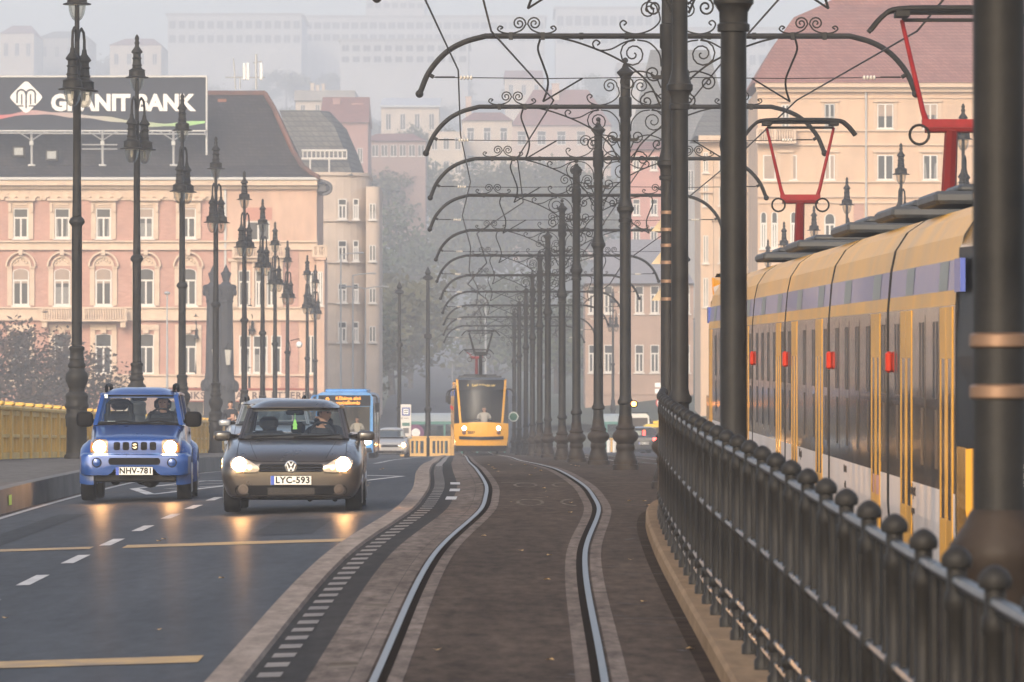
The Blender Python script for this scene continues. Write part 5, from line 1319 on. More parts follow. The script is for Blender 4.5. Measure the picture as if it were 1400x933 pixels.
# ---- red-brick corner house with the billboard
D = 400.0
b1 = bldg('red brick and cream corner palace with dark slate roof under the bank billboard', 'apartment_house', 190, D)
m = MB(); bx(m, D, -95, 308, 247, 640, -14, 0); m.build('brick_wall', BRICK, b1, None, True)
m = MB(); bx(m, D, 308.2, 433, 247, 640, -14, .05)
m.build('corner_wall', CREAMW, b1, None, True)
m = MB()
bx(m, D, -95, 434, 247, 254, 0.06, .75); bx(m, D, -95, 434, 254.1, 259, .06, .35); bx(m, D, -95, 308, 259.1, 274, .001, .12)
for x in range(-92, 432, 4): bx(m, D, x, x+2.1, 255, 258, .351, .48)
for i in range(-6, 22):
    x = 2+14.45*i
    if x > 300: break
    if x < -95: continue
    bx(m, D, x+3.2, x+10.5, 261, 265.5, .121, .17)
    o = [px(x+7+5.2*math.cos(PI*k/8), 273-5.5*math.sin(PI*k/8), D) for k in range(9)]
    m.loft([[(p.x, D-.121, p.z), (p.x, D-.30, p.z), (q.x, D-.30, q.z), (q.x, D-.121, q.z)] for p, q in zip(o, [px(x+7+3.6*math.cos(PI*k/8), 273-3.8*math.sin(PI*k/8), D) for k in range(9)])], 0, True, True)
bx(m, D, -95, 434, 329.5, 331.5, .06, .35); bx(m, D, -95, 434, 331.6, 340.5, .06, .14); bx(m, D, -95, 434, 340.6, 342, .06, .28)
bx(m, D, -95, 434, 420, 422, .06, .32); bx(m, D, -95, 434, 422.1, 436, .06, .16); bx(m, D, -95, 434, 436.1, 438.5, .06, .34)
bx(m, D, -95, 434, 512, 514.5, .06, .3); bx(m, D, -95, 308, 514.6, 530, .06, .16)
m.build('cornice', CREAMT, b1, None, True)
m = MB(); bx(m, D, -95, 436, 243, 246.6, .1, .9); m.build('gutter', METAL, b1, None, True)
m = MB(); bx(m, D, 306.5, 309.5, 246, 560, .06, .2); m.build('drainpipe', METAL, b1, None, True)
xs = [-28, 28.5, 85, 141.5, 199.5, 257.5]
for j, x in enumerate(xs):
    t = MB()
    bx(t, D, x-20, x+20, 271.5, 275, .121, .50); bx(t, D, x-17, x-10.5, 275.1, 327, .001, .16); bx(t, D, x+10.5, x+17, 275.1, 327, .001, .16); bx(t, D, x-10.4, x+10.4, 275.1, 284, .001, .14)
    bx(t, D, x-9, x+9, 278, 281, .141, .24)
    for s in (-1, 1): bx(t, D, x+s*15-2, x+s*15+2, 278, 290, .161, .34); bx(t, D, x+s*18.6, x+s*12, 365.5, 418, .001, .15)
    # round-arched hood of the middle storey
    for r0, r1, d1 in ((21, 18.6, .34), (14.8, 12.6, .22)):
        rg = []
        for k in range(15):
            a = PI*k/14; p, q = px(x+r0*math.cos(a), 364.5-(r0*.98)*math.sin(a), D), px(x+r1*math.cos(a), 364.5-r1*.98*math.sin(a), D)
            rg.append([(p.x, D-.001, p.z), (p.x, D-d1, p.z), (q.x, D-d1, q.z), (q.x, D-.001, q.z)])
        t.loft(rg, 0, True, True)
    o = [px(x+12.5*math.cos(PI*k/12), 364-12.3*math.sin(PI*k/12), D) for k in range(13)]
    t.add([(p.x, D-.05, p.z) for p in o], [tuple(range(13))])
    for k in range(5): q = px(x-8+4*k, 359.5-2.4*(2-abs(k-2)), D); t.ball((q.x, D-.06, q.z), (.09, .09, .09), 8, 5)
    bx(t, D, x-2.7, x+2.7, 341.9, 349.5, .05, .42); bx(t, D, x-20, x-11.5, 364.6, 366.6, .001, .26); bx(t, D, x+11.5, x+20, 364.6, 366.6, .001, .26)
    bx(t, D, x-18, x-11.2, 452, 513, .001, .15); bx(t, D, x+11.2, x+18, 452, 513, .001, .15); bx(t, D, x-18, x+18, 444, 451.5, .001, .20); bx(t, D, x-4, x+4, 446, 456, .201, .30)
    t.build('window_surround', CREAMT, b1, None, True)
    window(b1, D, x, 285, 326, 20.5, 'cross', False, [0, 0, 0, 0, .33, .33][j])
    window(b1, D, x, 367.5, 418, 22.5, 'cross', .45, [.4, .4, .4, .42, 0, 0][j])
    window(b1, D, x, 457, 512, 22.5, 'cross', .15, 0)
# balconies
def balcony(root, D, x0, x1, y0, y1, depth, cons=True):
    m = MB(); bx(m, D, x0, x1, y0, y0+2, depth-.25, depth); bx(m, D, x0-1, x1+1, y1-2.5, y1, .36, depth+.1)
    n = int((x1-x0)/3.4)
    for i in range(n+1):
        x = x0+1+(x1-x0-2)*i/n; p = px(x, y1-2.5, D); hgt = (y1-y0-4.5)*D/F
        if i in (0, n, n//2): bx(m, D, x-1.8, x+1.8, y0+2.1, y1-2.6, depth-.24, depth+.02)
        else: m.lathe([(.05, 0), (.075, hgt*.15), (.04, hgt*.3), (.085, hgt*.6), (.05, hgt*.9), (.06, hgt)], 8, (p.x, D-depth+.13, p.z))
    if cons:
        for x in (x0+1, x1-8): bx(m, D, x, x+7, y1+.1, y1+8, .36, depth-.05)
    return m.build('balcony', CREAMT, root, None, True)
balcony(b1, D, 58, 174, 421, 440, 1.1); balcony(b1, D, 122, 178, 513, 530, .9, False)
# corner wing: wide upper window on a small loggia, tall windows below
window(b1, D, 353, 303, 329, 31, 'pair', False, 0, None, .06); t = MB(); bx(t, D, 336, 372, 284, 301, .06, .10); t.build('window_panel', mat('loggia_pink', (.48, .22, .16), .8), b1, None, True)
balcony(b1, D, 319, 392, 337, 353, .8, False)
for q in ((384, 408, 336, 530), (309.8, 320, 341, 420)): t = MB(); bx(t, D, *q, .06, .12); t.build('brick_panel', BRICK, b1, None, True)
t = MB(); bx(t, D, 312, 388, 353.5, 358, .06, .5); bx(t, D, 316, 325, 358.1, 420, .06, .4); bx(t, D, 378, 387, 358.1, 420, .06, .4); bx(t, D, 345, 348, 358.1, 420, .06, .3); bx(t, D, 360, 364, 358.1, 420, .06, .3); t.build('pilaster', CREAMT, b1, None, True)
for x, w in ((334, 16), (354, 10), (371, 13)): window(b1, D, x, 370, 419, w, 'cross', False, 0, None, .06)
for x, w in ((335, 16), (356, 20), (378, 14)): window(b1, D, x, 459, 511, w, 'cross', False, 0, None, .06)
for x in (425,): window(b1, D, x, 372, 418, 10, 'pair', False, 0, None, .06); window(b1, D, x, 459, 511, 10, 'pair', False, 0, None, .06)
# end bay balcony at the corner and dark gutter bracket
balcony(b1, D, 428, 447, 336, 352, 1.0, False)
t = MB(); bx(t, D, 432, 446, 352.4, 356, -2, 1.1); bx(t, D, 433.5, 444, 356.1, 640, -6, .9); t.build('corner_bay', CREAMW, b1, None, True)
window(b1, D, 438.5, 372, 418, 7, 'pair', False, 0, None, .9)
t = MB(); a = px(434, 247, D); t.bbox((a.x+.35, D+1, a.z-.5), (.9, 2.4, .9), .2); t.tube(cat([(a.x+.2, D-.6, a.z), (a.x+.9, D-.9, a.z-.3), (a.x+.9, D-.9, a.z-.8), (a.x+.4, D-.8, a.z-1.0)], 4), .1, 6); t.build('gutter_bracket', mat('lead_grey', (.10, .10, .11), .6), b1, None, True)
# ground floor shop fronts
t = MB(); bx(t, D, 225, 433, 531, 534, .06, 1.3); bx(t, D, 225, 433, 548, 549.5, .06, 1.5)
t.build('shop_cornice', mat('awning_red', (.30, .07, .04), .7), b1, None, True)
t = MB(); bx(t, D, 225, 433, 534.1, 547.9, .06, 1.25); fs = t.build('fascia', mat('fascia_cream', (.60, .46, .36), .7), b1, None, True)
t = MB()
for tx, x in (('DRINKS', 256), ('CA', 323), ('REL', 357), ('ÉTTEREM', 402)):
    p = px(x, 541.5, D); t.text(tx, .66, at(p.x-b1.location.x, -1.27, p.z-b1.location.z), 0, .008, .018, space=1.15)
t.build('fascia_lettering', mat('letter_brown', (.10, .05, .04), .6), fs)
t = MB(); bx(t, D, 225, 433, 549.6, 640, .06, .12)
for x in range(230, 430, 24): bx(t, D, x, x+3, 549.6, 640, .121, .3, 1)
t.build('shop_glazing', [mat('shop_dark', (.03, .028, .028), .2), CREAMT], b1, None, True)
# slate mansard with flared eaves
prof = [(436, 243.5, .9), (428, 239, .2), (412, 226, -.8), (399, 205, -1.8), (385, 175, -3.2), (370, 143, -4.8), (357, 122, -6.2)]
t = MB(); rg = []
for x, y, d in prof:
    a, b_ = px(-100, y, D), px(x, y, D); rg.append([(a.x, D-d, a.z), (b_.x, D-d, b_.z), (b_.x+.1, D+14+d*.6, b_.z), (a.x, D+14+d*.6, b_.z)])
t.loft(rg, 0, True, True)
rf = t.build('roof', ROOFD, b1, None, True)
t = MB()
for i in range(len(prof)-1):
    pass
t.tube([Vector((px(x, y, D).x, D-d-.06, px(x, y, D).z+.03)) for x, y, d in prof], .17, 6); t.tube([Vector((px(-100, 121.5, D).x, D+6.2, px(0, 121.5, D).z)), Vector((px(357, 121.5, D).x, D+6.2, px(0, 121.5, D).z))], .2, 6)
t.build('ridge_tiles', mat('ridge_brown', (.06, .045, .045), .8, col2=(.22, .09, .06), scale=.35), rf, -rf.location+Vector((0, 0, 0))-b1.location)
t = MB()
for x, y, w, h in ((328, 172, 7, 14), (340, 180, 9, 7), (335, 160, 6, 5), (320, 225, 8, 9), (352, 222, 6, 5), (298, 132, 12, 5), (360, 230, 10, 4)):
    p = px(x, y, D); dd = 1.6+ (243-y)/121*4.9
    t.box((p.x, D+dd-.62, p.z), (w*.05, .04, h*.05), 0, 0, -.6)
t.build('patched_tiles', mat('patch_orange', (.26, .11, .07), .85, var=.4, scale=2), rf, -b1.location)
for x, y in ((25, 207), (70, 212)):
    p = px(x, y, D); t = MB(); t.bbox((p.x, D+.4, p.z), (.9, .5, .8), .05); t.b2(p.x-.3, p.x+.3, D+.12, D+.149, p.z-.25, p.z+.25, 1); t.build('roof_hatch', [ROOFD, mat('skylight', (.35, .37, .38), .3)], rf, -b1.location)
# ---- billboard on the roof
DB = 399.0
bb = thing('billboard', 'wide grey bank billboard with white lettering on a steel frame over the slate roof', 'billboard', (px(140, 0, DB).x, DB, px(0, 212, DB).z), 0)
t = MB(); bx(t, DB, -90, 281, 106, 178, -.3, 0)
GRAD = mat('billboard_grey', (.036, .041, .056), .6, var=.06, scale=.3, spec=.1)
pn = t.build('panel', GRAD, bb, None, True)
t = MB(); bx(t, DB, -91, 283, 103.5, 105.9, -.35, .12); bx(t, DB, 281.1, 283.5, 106, 212, -.35, .12); bx(t, DB, -91, 283, 178.1, 180, -.35, .12); t.build('frame', METAL, bb, None, True)
t = MB(); L0 = bb.location
p = px(171.5, 143, DB); t.text('GRÁNIT BANK', 1.30*1.16, at(px(69.5, 0, DB).x-L0.x, -.02, px(0, 141.5, DB).z-L0.z), 0, .03, .075, 'LEFT', 1.02)
bw = max(v[0] for v in t.v)-min(v[0] for v in t.v); x0 = min(v[0] for v in t.v); kx_ = ((268-69.5)*DB/F)/bw
t.v = [(x0+(v[0]-x0)*kx_, v[1], v[2]) for v in t.v]
t.build('lettering', mat('letter_white', (.80, .77, .74), .6), pn, L0-bb.location)
t = MB(); c = px(35.5, 133, DB)-L0
dm = [(0, 1.08), (.16, 1.02), (1.0, .18), (1.10, 0), (1.0, -.18), (.16, -1.02), (0, -1.08)]; dm = dm+[(-x, z) for x, z in reversed(dm[1:-1])]
t.prism([(c.x+x, c.z+z) for x, z in dm], -.06, -.004, 'y')
def stroke(pts, w=.10): t.loft([[(c.x+x-dx, -.075, c.z+z-dz), (c.x+x+dx, -.075, c.z+z+dz), (c.x+x+dx, -.06, c.z+z+dz), (c.x+x-dx, -.06, c.z+z-dz)] for (x, z, dx, dz) in pts], 1, True, True)
for s in (-1, 1):
    stroke([(s*(.62-.0*k), -.42+.12*k, w_, 0) for k, w_ in ((0, .05), (5, .05))]); arc = [(s*(.34+.33*math.cos(a)), .10+.33*math.sin(a)) for a in [PI*k/8 for k in range(9)]]
    stroke([(x*.95, z+.08, .06*math.cos(PI*k/8)*s+.001, .06*math.sin(PI*k/8)) for k, (x, z) in enumerate(arc)]); stroke([(s*.30, -.50, .045, 0), (s*.30, .20, .045, 0)])
stroke([(0, -.75, .05, 0), (0, .42, .05, 0)]); stroke([(-.62, -.60, 0, .045), (-.18, -.60, 0, .045)]); stroke([(.18, -.60, 0, .045), (.62, -.60, 0, .045)])
t.build('logo', [mat('letter_white', ()), GRAD], pn)
# printed colour streak along the lower edge
sm = bpy.data.materials.new('streak_print'); sm.use_nodes = True; nt = sm.node_tree; pb = nt.nodes['Principled BSDF']; pb.inputs['Roughness'].default_value = .5
g_ = nt.nodes.new('ShaderNodeTexCoord'); sx = nt.nodes.new('ShaderNodeSeparateXYZ'); mr = nt.nodes.new('ShaderNodeMapRange'); cr = nt.nodes.new('ShaderNodeValToRGB')
mr.inputs['From Min'].default_value = px(-10, 0, DB).x-L0.x; mr.inputs['From Max'].default_value = px(281, 0, DB).x-L0.x
e = cr.color_ramp.elements; e[0].color = (.50, .07, .08, 1); e[0].position = .0; e[1].color = (.28, .55, .18, 1); e[1].position = 1
for pos, col in ((.16, (.40, .22, .22, 1)), (.45, (.40, .36, .33, 1)), (.72, (.34, .38, .26, 1))): q = e.new(pos); q.color = col
nt.links.new(g_.outputs['Object'], sx.inputs[0]); nt.links.new(sx.outputs[0], mr.inputs[0]); nt.links.new(mr.outputs[0], cr.inputs[0]); nt.links.new(cr.outputs[0], pb.inputs['Base Color'])
t = MB()
def sy(x): return interp([(-90, 160), (0, 160), (40, 154), (90, 157), (150, 163), (215, 171), (281, 167)], x)
t.loft([[(px(x, sy(x)-w_, DB).x-L0.x, -.006, px(x, sy(x)-w_, DB).z-L0.z), (px(x, sy(x)+w_, DB).x-L0.x, -.006, px(x, sy(x)+w_, DB).z-L0.z)] for x, w_ in [(-88+9.2*k, 1.6+1.8*math.sin(k*.55)**2) for k in range(41)]], 0, False); t.build('printed_streak', sm, pn)
t = MB()
for x in (43, 140, 237):
    a, b_ = px(x, 178, DB), px(x, 226, DB); t.tube([a+Vector((0, -.1, 0)), b_+Vector((0, .2, 0))], .09, 6); t.bbox((b_.x, DB+.1, b_.z), (.5, .5, .15), .03); t.bbox((a.x, DB-.1, a.z-.9), (.28, .2, .3), .02)
    for s in (-1, 1): t.tube([px(x, 192, DB), px(x+s*19, 180, DB)], .05, 5)
t.tube([px(112, 198, DB), px(160, 198, DB)], .05, 5); t.tube([px(112, 204, DB), px(160, 204, DB)], .05, 5); t.tube([px(-90, 182, DB)+Vector((0, -.5, 0)), px(283, 184, DB)+Vector((0, -.5, 0))], .06, 5)
for x in range(-80, 281, 24): t.tube([px(x, 182, DB)+Vector((0, -.5, 0)), px(x+3, 179, DB)], .04, 5)
t.build('steel_frame', METAL, bb, None, True)
# roof aerials
t = MB(); D2 = 406.5
for (x0, y0, x1, y1, r_) in ((319, 80, 322, 122, .05), (308, 106, 362, 106, .05), (328, 107, 328, 121, .05), (350, 74, 350, 122, .08), (346, 86, 358, 84, .05)): t.tube([px(x0, y0, D2), px(x1, y1, D2)], r_, 5)
ae = t.top('roof_aerial', METAL, 'mobile phone aerials and pole rack on the ridge of the slate roof', 'aerial')
for x in (334, 339, 357): 
    t = MB(); a = px(x, 98, D2)-ae.location; t.bbox(a, (.22, .2, 1.2), .05); t.build('antenna_panel', WHITE, ae)

# ---- beige house with rounded corner
D = 440.0
b2 = bldg('pale beige apartment house with rounded corner next to the brick palace', 'apartment_house', 478, D)
def roundplan(x0, x1, d0, d1, r): # pixels and metres
    a, b_ = px(x0, 0, D).x, px(x1, 0, D).x; o = [(a, D+d1), (a, D+d0)]
    for k in range(9): q = PI/2*k/8; o.append((b_-r+r*math.sin(q), D+d0+r-r*math.cos(q)))
    return o+[(b_, D+d1)]
t = MB(); o = roundplan(425, 503, 0, 12, 3.0); z0, z1 = b2.location.z-1, px(0, 240, D).z
t.loft([[(x, y, z) for x, y in o] for z in (z0, z1)], 0, True, True); t.build('wall', BEIGE, b2, None, True)
t = MB()
for y in (240, 303, 360, 415, 470): o = roundplan(424, 504.5, -.2, 12.1, 3.1); zt = px(0, y, D).z; t.loft([[(p, q, z) for p, q in o] for z in (zt, zt+.25)], 0, True, True)
o = roundplan(500, 519, .6, 10, .6); t.loft([[(p, q, z) for p, q in o] for z in (z0, px(0, 255, D).z)], 0, True, True); t.build('string_course', BEIGE, b2, None, True)
for y0, y1 in ((272, 300), (329, 357), (388, 414), (440, 468)):
    for x, w in ((468, 12), (486.5, 8)): window(b2, D, x, y0, y1, w, 'cross', False, 0)
    window(b2, D, 509, y0+6, y1, 9, 'pair', False, 0, None, -.55)
t = MB(); rg = []
for k, (xl, xr, y, d) in enumerate(((424, 482, 239.5, .2), (412, 470, 205, 2), (400, 455, 170, 4), (392, 432, 146, 5.5))):
    a, b_ = px(xl-14, y, D), px(xr, y, D); rg.append([(a.x, D+d, a.z), (b_.x, D+d, b_.z), (b_.x+.8, D+13-d, a.z), (a.x, D+13-d, a.z)])
t.loft(rg, 0, True, True); t.build('roof', ROOFG, b2, None, True)
t = MB()
for y in (206, 217): t.tube([px(412, y, D), px(474, y, D)], .09, 5)
for x in range(414, 475, 6): t.tube([px(x, 206, D), px(x, 217, D)], .05, 4)
for x in (424, 450): t.tube([px(x, 217, D), px(x, 236, D)], .07, 4)
t.build('terrace_rail', WFRAME, b2, None, True)

# ---- peach palace beyond the trams
D = 400.0
b3 = bldg('big peach palace with red tiled roof behind the yellow tram pantographs', 'apartment_house', 1190, D)
t = MB(); bx(t, D, 1036, 1420, 122, 640, -16, 0); t.build('wall', PEACH, b3, None, True)
t = MB(); bx(t, D, 1032, 1420, 113.5, 120, .001, .8); bx(t, D, 1034, 1420, 120.1, 126, .001, .4); bx(t, D, 1036, 1420, 133, 134.5, .001, .12)
for y in (177.5, 197, 247.5, 268): bx(t, D, 1036, 1420, y, y+2.2, .001, .18)
bx(t, D, 1036, 1420, 276, 278.5, .001, .14); bx(t, D, 1036, 1420, 345, 349, .001, .3); bx(t, D, 1036, 1420, 430, 434, .001, .3)
t.build('cornice', PEACHT, b3, None, True)
t = MB(); t.tube([px(1184, 118, D)+Vector((0, -.15, 0)), px(1184, 600, D)+Vector((0, -.15, 0))], .07, 6); t.build('drainpipe', METAL, b3, None, True)
cols = [(1074, 11, 1), (1134.5, 14, 0), (1210.5, 22, 2), (1272, 20, 0), (1345, 20, 0)]
for i, (x, w, _) in enumerate(cols):
    for y0, y1 in ((143, 176), (212, 246)):
        t = MB(); bx(t, D, x-w/2-5, x-w/2-1, y0-3, y1, .001, .08); bx(t, D, x+w/2+1, x+w/2+5, y0-3, y1, .001, .08); bx(t, D, x-w/2-6, x+w/2+6, y0-7, y0-3.2, .001, .2); t.build('window_surround', PEACHT, b3, None, True)
    if i: window(b3, D, x, 142, 176, w, 'pair', False, [0, 0, .5, .45, .5][i], [None, METAL, None, None, None][i])
    if i: window(b3, D, x, 212, 246, w, 'pair', False, [0, .95, 0, 0, .95][i])
    if i: window(b3, D, x, 292, 340, w+1, 'cross', .95, 0); 
    window(b3, D, x, 372, 424, w+1, 'cross', .3, 0); window(b3, D, x, 455, 505, w+1, 'cross', False, 0)
for x, w in ((1052, 17), (1085, 9)): window(b3, D, x, 212, 246, w, 'plain', False, .97)
for x, w in ((1044, 9), (1059, 9), (1085, 9)): window(b3, D, x, 290, 340, w, 'cross', .95, 0)
window(b3, D, 1074, 143, 176, 11, 'pair')
balcony(b3, D, 1034, 1087, 176, 197, .9, False)
for x in (1172, 1232, 1250): t = MB(); bx(t, D, x-5, x+9, 277, 346, .001, .05); t.build('brick_panel', BRICK, b3, None, True)
t = MB(); rg = []
for x, y, d in ((1029, 114, .9), (1046, 84, -1.2), (1068, 48, -4), (1092, 15, -6.6), (1132, -4, -8.4), (1150, -14, -9)):
    a, b_ = px(x, y, D), px(1440, y, D); rg.append([(a.x, D-d, a.z), (b_.x, D-d, a.z), (b_.x, D+17+d*.6, a.z), (a.x, D+17+d*.6, a.z)])
t.loft(rg, 0, True, True); t.build('roof', ROOFR, b3, None, True)
# its receding wing
b4 = bldg('narrow peach wing with corner bay between two dark tram masts', 'apartment_house', 990, 425)
D = 425.0
t = MB(); bx(t, D, 958, 1040, 195, 640, -14, 0); bx(t, D, 975, 1003, 205, 640, .001, 1.4); t.build('wall', PEACHT, b4, None, True)
t = MB(); bx(t, D, 955, 1040, 186, 194.5, -.2, .9); bx(t, D, 973, 1005, 240, 243, .001, 1.6); bx(t, D, 973, 1005, 300, 303, .001, 1.6); bx(t, D, 956, 1040, 262, 264, .001, .3); t.build('cornice', CREAMT, b4, None, True)
for y0, y1 in ((208, 236), (252, 282), (322, 360), (380, 420)):
    window(b4, D, 965, y0, y1, 7, 'pair'); window(b4, D, 989, y0+4, y1, 14, 'pair', False, 0, None, 1.4); window(b4, D, 1015, y0, y1, 10, 'pair', False, .9)
t = MB(); rg = []
for y, x0, d in ((186, 950, 0), (160, 960, 3), (140, 972, 5.5)): a, b_ = px(x0, y, D), px(1050, y, D); rg.append([(a.x, D+d, a.z), (b_.x, D+d, a.z), (b_.x, D+13-d, a.z), (a.x, D+13-d, a.z)])
t.loft(rg, 0, True, True); t.build('roof', ROOFG, b4, None, True)

# ---------------------------------------------------------------- houses further back and up the hill
def house(label, x0, x1, yt, yb, D, wall, roof, yr=None, cols=3, rows=((.15, .4), (.6, .85)), ww=8, depth=12, kind='pair', roofkind='hip', name='house', chim=None, over=1.5):
    D = far(D); depth *= D/600 if D > 600 else 1
    root = thing(name, label, 'house' if name == 'house' else 'building', (px((x0+x1)/2, 0, D).x, D, px(0, yb, D).z-2), 0)
    t = MB(); bx(t, D, x0, x1, yt, yb, -depth, 0); a = px(0, yb+60, D).z; bx(t, D, x0+.3, x1-.3, yb+.1, yb+90, -depth+.1, -.1); t.build('wall', wall, root, None, True)
    if yr is not None:
        t = MB(); k = (0 if roofkind == 'gable' else .22)*(x1-x0); mid = D+depth/2
        A, B = px(x0-over, yt-.2, D), px(x1+over, yt-.2, D); zr = px(0, yr, D).z; e0, e1 = px(x0+k, 0, D).x, px(x1-k, 0, D).x
        if roofkind == 'flat': t.b2(A.x, B.x, D-.8, D+depth+.5, A.z+.02, zr)
        elif roofkind == 'mono': t.add([(A.x, D-.8, A.z), (B.x, D-.8, A.z), (B.x, D+depth, zr), (A.x, D+depth, zr), (A.x, D-.8, A.z-.3), (B.x, D-.8, A.z-.3), (B.x, D+depth, zr-.3), (A.x, D+depth, zr-.3)], [(0, 1, 2, 3), (7, 6, 5, 4), (0, 4, 5, 1), (1, 5, 6, 2), (2, 6, 7, 3), (3, 7, 4, 0)])
        else: t.add([(A.x, D-.6, A.z), (B.x, D-.6, A.z), (B.x, D+depth+.6, A.z), (A.x, D+depth+.6, A.z), (e0, mid, zr), (e1, mid, zr)], [(0, 1, 5, 4), (2, 3, 4, 5), (1, 2, 5), (3, 0, 4), (3, 2, 1, 0)])
        ro = t.build('roof', roof, root, None, True)
        for cx_, cy_, cw in (chim or []):
            t = MB(); c = px(cx_, cy_, D); t.b2(c.x-cw*D/F/2, c.x+cw*D/F/2, D+depth*.35, D+depth*.35+.9, A.z, c.z); t.b2(c.x-cw*D/F/2-.1, c.x+cw*D/F/2+.1, D+depth*.35-.1, D+depth*.35+1.0, c.z, c.z+.2); t.build('chimney', wall if wall is not GREYW else BRICK, ro, -root.location)
    for (u0, u1) in rows:
        for i in range(cols):
            x = x0+(x1-x0)*(i+.5)/cols; window(root, D, x, yt+(yb-yt)*u0, yt+(yb-yt)*u1, ww, kind, frame=wall if name == 'apartment_block' else None)
    return root
house('pink house front with white windows behind the mast scrollwork', 858, 930, 205, 345, 520, PINKW, ROOFR, 190, 3, ((.06, .2), (.48, .64), (.75, .9)), 10, 12, 'cross', 'hip', 'apartment_house')
house('grey slate roofed house with skylights above the pink front', 860, 1005, 205, 345, 560, GREYW, ROOFG, 62, 6, ((.2, .4),), 8, 16, 'pair', 'hip', 'apartment_house')
house('low grey roofed building with pinkish front behind the tram masts', 800, 948, 388, 540, 470, mat('stucco_dusty', (.42, .29, .22), .9, var=.12, scale=.5), mat('zinc_roof', (.24, .23, .24), .5, var=.1), 325, 7, ((.02, .27), (.55, .8)), 12, 12, 'cross', 'hip', 'apartment_house')
house('white villa with slanting pale roof on the slope above the valley trees', 521, 600, 145, 188, 720, PALE, mat('pale_roof', (.55, .55, .55), .6), 126, 4, ((.25, .75),), 7, 12, 'pair', 'mono')
house('flat roofed white house with chimney pots high on the slope', 404, 484, 138, 165, 690, PALE, GREYW, 124, 4, ((.2, .7),), 6, 12, 'pair', 'flat', 'house', [(425, 112, 5), (432, 115, 5), (440, 113, 4)])
house('reddish gabled house with a tall pink chimney beside the beige roof', 438, 503, 168, 245, 600, mat('stucco_rose', (.38, .22, .19), .9, var=.1), ROOFR, 128, 3, ((.45, .7),), 7, 14, 'pair', 'gable', 'house', [(458, 133, 10), (487, 140, 14)])
house('long low house with pink roof and a row of white windows', 494, 582, 193, 245, 640, mat('stucco_brownish', (.30, .20, .17), .9), ROOFR, 180, 7, ((.1, .4),), 9, 10, 'pair', 'hip')
house('cream villa with balustraded terrace behind the arched mast arms', 632, 700, 165, 260, 660, PALE, ROOFR, 150, 3, ((.1, .3), (.5, .66), (.74, .9)), 10, 12, 'cross')
house('lower cream wing with paired windows beside the balustraded villa', 586, 634, 180, 262, 655, PALE, None, None, 3, ((.1, .3), (.5, .7)), 8, 10)
house('large pale house with a pink roof centred behind the scrolled mast arms', 700, 835, 172, 265, 690, mat('stucco_rosy', (.52, .39, .32), .9, var=.08, scale=.3), ROOFR, 118, 5, ((.08, .28), (.45, .65), (.75, .92)), 12, 14, 'cross', 'hip', 'house', [(640, 130, 8), (760, 112, 10)])
house('hazy villa with a tiled gable on the upper slope', 690, 742, 108, 140, 860, PALE, ROOFR, 92, 3, ((.25, .7),), 6, 12, 'pair', 'gable')
house('hazy cube villa on the upper slope near the top of the mast row', 845, 905, 95, 140, 880, PALE, GREYW, 86, 4, ((.2, .6),), 6, 12, 'pair', 'flat')
LB = (('very long hazy block with a flat roof stretching along the ridge', 415, 745, 24, 70, 1180, 26, 10), ('hazy tall block on the ridge above the dark slate roof', 229, 412, 21, 75, 1150, 14, 9), ('lower hazy terrace block with pale windows below the long ridge block', 465, 640, 56, 98, 1050, 12, 10),
      ('hazy twin tower standing on the ridge above the long block', 500, 580, -14, 22, 1230, 7, 8), ('hazy block on the ridge behind the catenary arms', 760, 905, 12, 80, 1160, 12, 9), ('hazy block on the ridge left of the red tiled roof', 930, 1062, 40, 110, 1120, 10, 9))
for lb, x0, x1, yt, yb, D, nc, ww in LB:
    house(lb, x0, x1, yt, yb, D, mat('block_grey', (.46, .45, .44), .9, var=.08, scale=.1), GREYW, yt-3, nc, ((.14, .34), (.5, .7)), ww, 18, 'pair', 'flat', 'apartment_block', None, 3)  # part of the haze is put into the wall colour; frames share it
house('faint hazy house on the hill above the billboard logo', 0, 46, 46, 90, 1060, PALE, ROOFR, 30, 3, ((.3, .7),), 6, 12)
house('faint hazy house on the hill between the two tall lamps', 52, 120, 52, 90, 1080, GREYW, ROOFG, 38, 4, ((.3, .7),), 6, 12)
house('faint hazy house on the hill behind the billboard end', 150, 220, 62, 100, 1000, PALE, ROOFR, 48, 4, ((.3, .7),), 6, 12)
# ---------------------------------------------------------------- hill
HZ = [(420, .5), (520, 4), (600, 10), (700, 19), (850, 36), (1000, 48), (1200, 60), (1400, 63), (1700, 64)]
def near_of(Df): return Df if Df <= 500 else 500+(Df-500)/3.4
def hillz(X, Df):                        # Df: true distance
    D = near_of(Df); m = Df/D; z = CZ+(interp(HZ, D)-CZ)*m; st = CZ-hh(D)*m-.1; c = (622-CX)/F*Df; w = 7+.02*max(0, D-420); k = min(1, max(0, (abs(X-c)-w)/14)) if D < 950 else min(1, max(0, (abs(X-c)-w)/14)+(D-950)/100)
    k = k*k*(3-2*k)
    return st+(z-st)*k + (1.4*math.sin(X*.07+D*.013)+1.1*math.sin(X*.031-D*.02))*k*m*min(1, (D-420)/150)
t = MB(); t.grid(lambda u, v: (lambda X, D: (X, D, hillz(X, D)))((-1+2*u)*(200+1150*v)-20, 421+4150*v*(.3+.7*v)), 170, 130); t.struct('hill', mat('hill_green', (.045, .055, .028), .95, var=.45, scale=.06))
t = MB(); t.grid(lambda u, v: (lambda D: ((622-CX)/F*D+(2*u-1)*(5.5+.004*max(0, D-420)), D, hillz((622-CX)/F*D, D)+.15))(352+1640*v), 2, 120); t.struct('street', ROAD)
